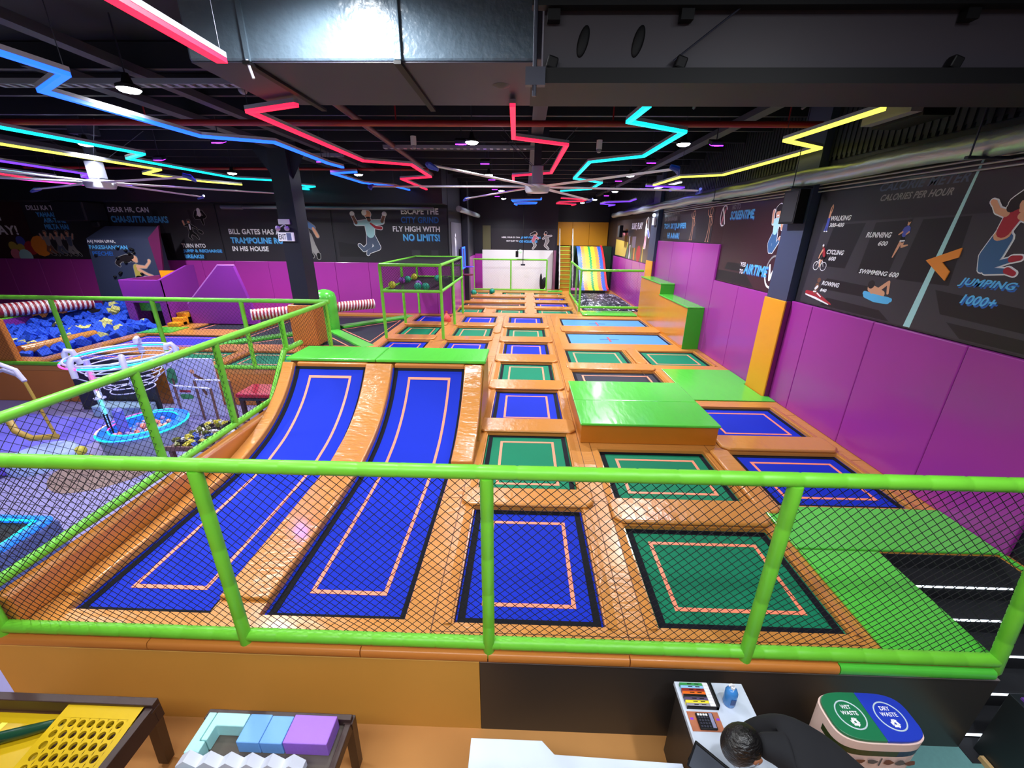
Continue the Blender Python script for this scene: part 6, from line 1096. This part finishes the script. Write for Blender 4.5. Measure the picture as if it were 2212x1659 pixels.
# counter, desk and desk things
b = MB(); b.prism([(-.28,.8),(-.28,1.62),(.17,1.62),(.245,1.55),(1.02,1.53),(1.02,.8)], -.17, -.145); t = thing('reception_counter', 'white marbled reception counter with a notched corner', 'counter', (.35,1.2,FL)); b.build('top', MARBLE, t, bevel=.004); b = MB(); b.box(-.22,.98,.85,1.50,FL+.001,-.172); b.build('body', BLACKB, t)
t = thing('desk', 'white topped charcoal desk against the front boards', 'desk', (1.36,1.6,FL)); DZ = -.12; b = MB(); b.box(1.125,1.60,1.0,2.0,DZ-.035,DZ); b.build('top', MARBLE, t, bevel=.003); b = MB(); b.box(1.15,1.58,1.02,1.98,FL+.001,DZ-.036); b.build('body', BLACKB, t)
b = MB(); b.box(1.149,1.15,1.2,1.9,FL+.05,-.25); b.build('drawer_front', BLACKB, t); 
t = thing('marker_rack', 'black rack holding a stack of coloured marker boxes', 'rack', (1.26,1.9,DZ)); b = MB(); b.box(1.345,1.362,1.82,1.985,DZ+.001,DZ+.05); b.box(1.15,1.362,1.82,1.825,DZ+.001,DZ+.03); b.build('frame', BLACK, t)
for i, (n, c) in enumerate((('green',(.20,.58,.30)),('pale blue',(.55,.75,.92)),('dark red',(.55,.14,.12)),('orange',(.92,.42,.10)),('black',(.08,.08,.10)),('grey violet',(.36,.30,.44)),('yellow',(.92,.85,.20)),('silver grey',(.58,.56,.62)))):
    y = 1.975-.019*i; t2 = thing('marker_box', n+' band in the stack of coloured marker boxes on the desk', 'marker box', (1.24,y,DZ), 'marker boxes in the rack'); b = MB(); b.box(1.15,1.305,y-.0175,y,DZ+.002,DZ+.03); b.build('body', mat('marker_'+n.replace(' ','_'), c, .4), t2, bevel=.002); b = MB(); b.box(1.306,1.343,y-.0175,y,DZ+.002,DZ+.03); b.build('white_cap', WHITE, t2)
    b = MB(); b.box(1.2,1.23,y-.011,y-.006,DZ+.0302,DZ+.0306); b.box(1.25,1.28,y-.011,y-.006,DZ+.0302,DZ+.0306); b.build('printed_marks', BLACK, t2)
t = thing('sanitiser_bottle', 'blue hand sanitiser bottle with a white pump', 'bottle', (1.47,1.87,DZ)); b = MB(); b.lathe((1.45,1.87), [(.036,DZ+.001),(.04,DZ+.01),(.04,DZ+.11),(.03,DZ+.135),(.012,DZ+.145)], 16); b.build('body', mat('blue_gel', (.25,.52,.80), .15), t, smooth=True); b = MB(); b.tube([(1.45,1.87,DZ+.145),(1.45,1.87,DZ+.18),(1.43,1.865,DZ+.19),(1.412,1.862,DZ+.183)], .007, 8); b.cyl((1.45,1.87), .014, DZ+.143, DZ+.16, 12); b.build('pump', WHITE, t, smooth=True); b = MB(); b.box(1.435,1.465,1.828,1.8305,DZ+.04,DZ+.09); b.build('label', mat('bottle_label', (.12,.25,.5), .4), t)
t = thing('desk_mat', 'orange brown picture mat under the calculator', 'desk mat', (1.24,1.75,DZ)); b = MB(); b.box(1.14,1.345,1.69,1.805,DZ+.0005,DZ+.004); b.build('mat', mat('brick_print', (.70,.42,.30), .5, noise=.3, nscale=14), t)
for x in (1.15,1.32): b = MB(); b.box(x,x+.02,1.755,1.768,DZ+.004,DZ+.0045); b.build('violet_mark', mat('violet_mark', (.55,.25,.85), .4), t)
t = thing('calculator', 'black desk calculator with white keys on the brown mat', 'calculator', (1.25,1.75,DZ)); b = MB(); b.box(1.19,1.30,1.695,1.79,DZ+.0046,DZ+.022); b.build('case', BLACK, t, bevel=.004)
for i in range(4):
    for j in range(5): b = MB(); b.box(1.197+.0175*i,1.209+.0175*i,1.702+.017*j,1.713+.017*j,DZ+.022,DZ+.027); b.build('key', mat('key_grey', (.20,.20,.26), .4) if j < 4 else WHITE, t)
b = MB(); b.box(1.272,1.293,1.70,1.785,DZ+.022,DZ+.026); b.build('display', mat('lcd_grey', (.55,.55,.68), .3), t)
t = thing('tablet', 'black tablet propped up at the corner of the desk', 'tablet', (1.12,1.47,DZ)); b = MB(); b.obox((1.125,1.46,DZ+.09), .20, .014, .16, (-.45,0,-.75)); b.build('case', BLACK, t, bevel=.006); b = MB(); R_ = Euler((-.45,0,-.75)).to_matrix(); b.obox(Vector((1.125,1.46,DZ+.09))+R_ @ Vector((0,-.0082,0)), .175, .003, .135, (-.45,0,-.75)); b.build('screen', mat('grey_screen', (.30,.32,.36), .15), t); b = MB(); b.obox((1.125,1.50,DZ+.006), .16, .05, .01, (0,0,-.75)); b.build('stand', BLACK, t)
b = MB(); b.tube([(1.13,1.53,DZ+.01),(1.17,1.58,DZ+.006),(1.22,1.55,DZ+.006),(1.21,1.49,DZ+.006)], .003, 6); tag(b.build('cable', mat('grey_cable', (.55,.6,.72), .4)), 'thin pale cable looping beside the black tablet', 'cable')
# two-part waste bin
t = thing('waste_bin', 'tall twin waste bin with a green and blue lid', 'waste bin', (2.21,1.68,FL)); BZ = .06
def sup(a, rx, ry, e=.55): c, s = math.cos(a), math.sin(a); return (2.20+rx*math.copysign(abs(c)**e, c), 1.70+ry*math.copysign(abs(s)**e, s))
N_ = 48; pl = lambda rx, ry: [sup(2*PI*k/N_, rx, ry) for k in range(N_)]
def skin_(mb, zs, f, mi, kk):
    for (r0, z0), (r1, z1) in zip(zs, zs[1:]):
        for k in kk:
            a, c = 2*PI*k/N_, 2*PI*(k+1)/N_; p = [sup(a, .268*r0, .142*r0), sup(c, .268*r0, .142*r0), sup(c, .268*r1, .142*r1), sup(a, .268*r1, .142*r1)]; mb.add([(*p[0],z0),(*p[1],z0),(*p[2],z1),(*p[3],z1)], [(0,1,2,3)], mi)
PINKW = mat('cream_pink_shell', (.93,.80,.76), .4); BG = mat('bin_green', (.10,.44,.28), .4); BBL = mat('bin_blue', (.12,.22,.70), .4); BN = mat('bin_navy', (.10,.14,.30), .4); BDG = mat('bin_dark_green', (.16,.28,.12), .45)
b = MB(); skin_(b, [(.90,FL+.001),(1.0,BZ)], 0, 0, range(N_)); b.prism(pl(.268,.142), BZ-.001, BZ); b.build('shell', PINKW, t)
gl = [k for k in range(N_) if PI*.98 < 2*PI*k/N_ < PI*1.53]; bl = [k for k in range(N_) if PI*1.53 <= 2*PI*k/N_ < PI*2.0]
b = MB()
skin_(b, [(.902,FL+.01),(.968+.004,-.16)], 0, 0, gl); skin_(b, [(.982+.004,-.065),(.992+.004,-.005)], 0, 1, gl+[]); b.build('green_wrap', [BDG, mat('bin_olive_band', (.18,.24,.10), .45)], t)
b = MB(); skin_(b, [(.902,FL+.01),(.968+.004,-.16)], 0, 0, bl); skin_(b, [(.982+.004,-.065),(.992+.004,-.005)], 0, 1, bl); b.build('blue_wrap', [BN, BN], t)
for half, M, nm in ((0, BG, 'green_lid'), (1, BBL, 'blue_lid')):
    q = [p for p in pl(.258,.136)]; poly = [p for p in q if (p[0] < 2.195 if half == 0 else p[0] > 2.205)]; ex = 2.1995 if half == 0 else 2.2005; poly += [(ex,1.70+.136),(ex,1.70-.136)]
    poly.sort(key=lambda p: math.atan2(p[1]-1.70, p[0]-(2.08 if half == 0 else 2.32))); b = MB(); b.prism(poly, BZ+.001, BZ+.022); lid = b.build(nm, M, t, bevel=.004)
    cx = 2.08 if half == 0 else 2.32; b = MB(); b.tube([(cx+.08*math.cos(a), 1.70+.08*math.sin(a), BZ+.023) for a in [2*PI*k/32 for k in range(32)]], .004, 6, closed=True); b.build('flap_ring', mat('pale_ring', (.75,.82,.85), .4), lid)
    b = MB(); w = 'WET' if half == 0 else 'DRY'; text(b, w, (cx-.03,1.732,BZ+.0235), (1,0,0), (0,1,0), .06, .024, 0, .02); text(b, 'WASTE', (cx-.05,1.698,BZ+.0235), (1,0,0), (0,1,0), .10, .024, 0, .02)
    for k in range(3):
        a = PI/2+2*PI*k/3; c_ = Vector((cx,1.660,BZ+.0235)); d = dirof(a); e = dirof(a+2*PI/3); p = c_+d*.026; q_ = c_+e*.026; m1 = p.lerp(q_, .12); m2 = p.lerp(q_, .62); w_ = (q_-p).normalized(); nn = Vector((-w_.y,w_.x,0)); b.add([m1+nn*.007, m1-nn*.007, m2-nn*.007, m2+nn*.007], [(0,1,2,3)]); b.add([m2+nn*.014, m2-nn*.014, m2+w_*.016], [(0,1,2)])
    b.build('lettering', TW, lid)
b = MB(); fr = lambda x, z: Vector((x, 1.69-.165*1.0-.004+.0*z, z))
text(b, 'WET', (2.05,1.555,-.215), (1,0,0), (0,.0,1), .085, .045, 0, .03); text(b, 'WASTE', (2.02,1.555,-.28), (1,0,0), (0,.0,1), .145, .045, 0, .03); text(b, 'DRY', (2.28,1.555,-.215), (1,0,0), (0,.0,1), .085, .045, 0, .03); text(b, 'WASTE', (2.25,1.555,-.28), (1,0,0), (0,.0,1), .145, .045, 0, .03); b.build('lettering', TW, t)
b = MB()
for i, x in enumerate((2.08,2.155,2.25,2.32,2.38)): b.add([(x+.03*math.cos(a)*(1+.2*math.sin(3*a+i)), 1.5545, -.10+.022*math.sin(a)*(1+.2*math.cos(2*a+i))) for a in [2*PI*k/14 for k in range(14)]], [tuple(range(14))], i % 2)
b.box(2.20,2.206,1.5535,1.556,-.135,-.065,1); b.build('waste_symbols', [mat('rust_symbol', (.45,.25,.18), .5), mat('grey_symbol', (.35,.33,.34), .5)], t)
# the person bending over the desk
t = thing('person', 'person in a dark navy jumper and glasses bending over the desk', 'person', (1.75,1.1,FL))
CLOTH = mat('dark_navy_knit', (.03,.035,.065), .9, noise=.2, nscale=8); TRO = mat('dark_trousers', (.08,.08,.10), .8); PSK = mat('warm_brown_skin', (.62,.40,.28), .5); HAIR = mat('black_hair', (.045,.035,.035), .35, bump=.5, bscale=40, stretch=(1,1,3)); HEADC = Vector((1.17,1.34,.40))
def skinned(name, verts, edges, M, parent, root=0, sub=2):
    me = bpy.data.meshes.new(name); o0 = Vector(WL[parent.name]); me.from_pydata([Vector(v[:3])-o0 for v in verts], edges, []); me.materials.append(M); o = bpy.data.objects.new(name, me); COL.objects.link(o); o.parent = parent
    o.modifiers.new('skin', 'SKIN'); sv = me.skin_vertices[0].data
    for i, v in enumerate(verts): r_ = v[3]; sv[i].radius = (r_, v[4] if len(v) > 4 else r_); sv[i].use_root = (i == root)
    s_ = o.modifiers.new('sub', 'SUBSURF'); s_.levels = sub; s_.render_levels = sub
    for p in me.polygons: p.use_smooth = True
    o.modifiers['skin'].use_smooth_shade = True; WL[o.name] = o0; return o
# body as one surface: pelvis, spine, neck, legs; the sleeves and hands follow
body = [(1.90,.98,.08,.15),(1.80,1.04,.20,.15),(1.66,1.16,.31,.16),(1.50,1.26,.37,.155),(1.38,1.31,.42,.10),(1.30,1.33,.42,.062),(1.24,1.335,.42,.06),
        (1.94,.88,.0,.10),(1.87,.87,-.40,.07),(1.90,.85,-.80,.05),(1.94,1.08,.0,.10),(1.89,1.10,-.40,.07),(1.92,1.10,-.80,.05),
        (1.42,1.44,.40,.075),(1.34,1.52,.20,.055),(1.24,1.46,.02,.042),(1.44,1.12,.36,.075),(1.36,1.06,.16,.055),(1.26,1.16,.0,.042)]
eb = [(0,1),(1,2),(2,3),(3,4),(4,5),(5,6),(0,7),(7,8),(8,9),(0,10),(10,11),(11,12),(3,13),(13,14),(14,15),(3,16),(16,17),(17,18)]
bd = skinned('jumper_and_body', body, eb, CLOTH, t, 0)
for y in (.85,1.10): b = MB(); b.ball((1.85,y,FL+.05), .13, .05, .045); b.build('shoe', BLACK, t, smooth=True)
# head: skull with jaw, nose, ears; facing down and toward the tablet
HR = Euler((math.radians(0), math.radians(62), math.radians(200))).to_matrix()      # local: +x face, +z crown
def hp(x, y, z): return HEADC + HR @ Vector((x, y, z))
def headmesh(mb, items):
    for (c, r_, mi) in items:
        n, h = 20, 14; base = []
        for i in range(h+1):
            th = PI*i/h
            for k in range(n): base.append(hp(c[0]+r_[0]*math.sin(th)*math.cos(2*PI*k/n), c[1]+r_[1]*math.sin(th)*math.sin(2*PI*k/n), c[2]-r_[2]*math.cos(th)))
        mb.add(base, [(i*n+k, i*n+(k+1)%n, (i+1)*n+(k+1)%n, (i+1)*n+k) for i in range(h) for k in range(n)], mi)
b = MB(); headmesh(b, [((0,0,0),(.095,.075,.105),0),((.03,0,-.06),(.06,.056,.065),0),((.098,0,-.025),(.018,.014,.026),0),((-.01,.078,-.02),(.022,.010,.034),0),((-.01,-.078,-.02),(.022,.010,.034),0),((.084,0,-.075),(.012,.026,.006),1),((.084,.03,.0),(.010,.013,.007),2),((.084,-.03,.0),(.010,.013,.007),2)]); hd = b.build('head', [PSK, mat('lip', (.50,.26,.22), .5), mat('eye_white', (.85,.85,.85), .3)], t, smooth=True)
b = MB(); n, h = 28, 16; vs = []
for i in range(h+1):
    th = PI*i/h
    for k in range(n):
        an = 2*PI*k/n; x, y, z = math.sin(th)*math.cos(an), math.sin(th)*math.sin(an), -math.cos(th)
        g = .118 if (z > .15 or x < -.1) else .085
        lf = max(0, min(1, (z-.15*(x+.3))*3+.6 if x > 0 else (z+.75)*3)); rr = .75+.25*lf
        vs.append(hp(-.008+x*.105*rr*(1.0), y*.086*rr, .012+z*.108*rr))
b.add(vs, [(i*n+k, i*n+(k+1)%n, (i+1)*n+(k+1)%n, (i+1)*n+k) for i in range(h) for k in range(n)]); b.build('hair', HAIR, t, smooth=True)
b = MB()
for s_ in (-1, 1):
    b.tube([hp(.098,.03*s_+.022*math.cos(a),.0+.018*math.sin(a)) for a in [2*PI*k/14 for k in range(14)]], .0022, 5, closed=True); b.tube([hp(.095,.052*s_,.004), hp(.02,.084*s_,.0), hp(-.015,.088*s_,-.008)], .0025, 5)
b.tube([hp(.10,-.009,.004), hp(.102,0,.006), hp(.10,.009,.004)], .002, 5); b.build('glasses', mat('silver_glasses', (.6,.62,.68), .25, metal=.6), t)
def hand(wrist, to, side, parent):
    w = Vector(wrist); d = (Vector(to)-w).normalized(); s_ = d.cross(Vector((0,0,1))).normalized()*side; dn = Vector((0,0,-1))
    vs = [(*w,.026,.02),(*(w+d*.045),.034,.016),(*(w+d*.085),.036,.014)]; ed = [(0,1),(1,2)]
    for k, (o_, L) in enumerate(((-.028,.055),(-.010,.066),(.009,.062),(.026,.048))):
        i0 = len(vs); p0 = w+d*.088+s_*o_; vs += [(*p0,.0085),(*(p0+d*L*.5+dn*.006),.008),(*(p0+d*L+dn*.02),.007)]; ed += [(2,i0),(i0,i0+1),(i0+1,i0+2)]
    i0 = len(vs); p0 = w+d*.035-s_*.032; vs += [(*p0,.0105),(*(p0+d*.03-s_*.015+dn*.004),.0095),(*(p0+d*.058-s_*.012+dn*.012),.0085)]; ed += [(1,i0),(i0,i0+1),(i0+1,i0+2)]
    return skinned('hand', vs, ed, PSK, parent, 0, 2)
hand((1.225,1.455,-.0), (1.14,1.42,-.07), 1, t); hand((1.245,1.17,-.02), (1.17,1.23,-.085), -1, t)
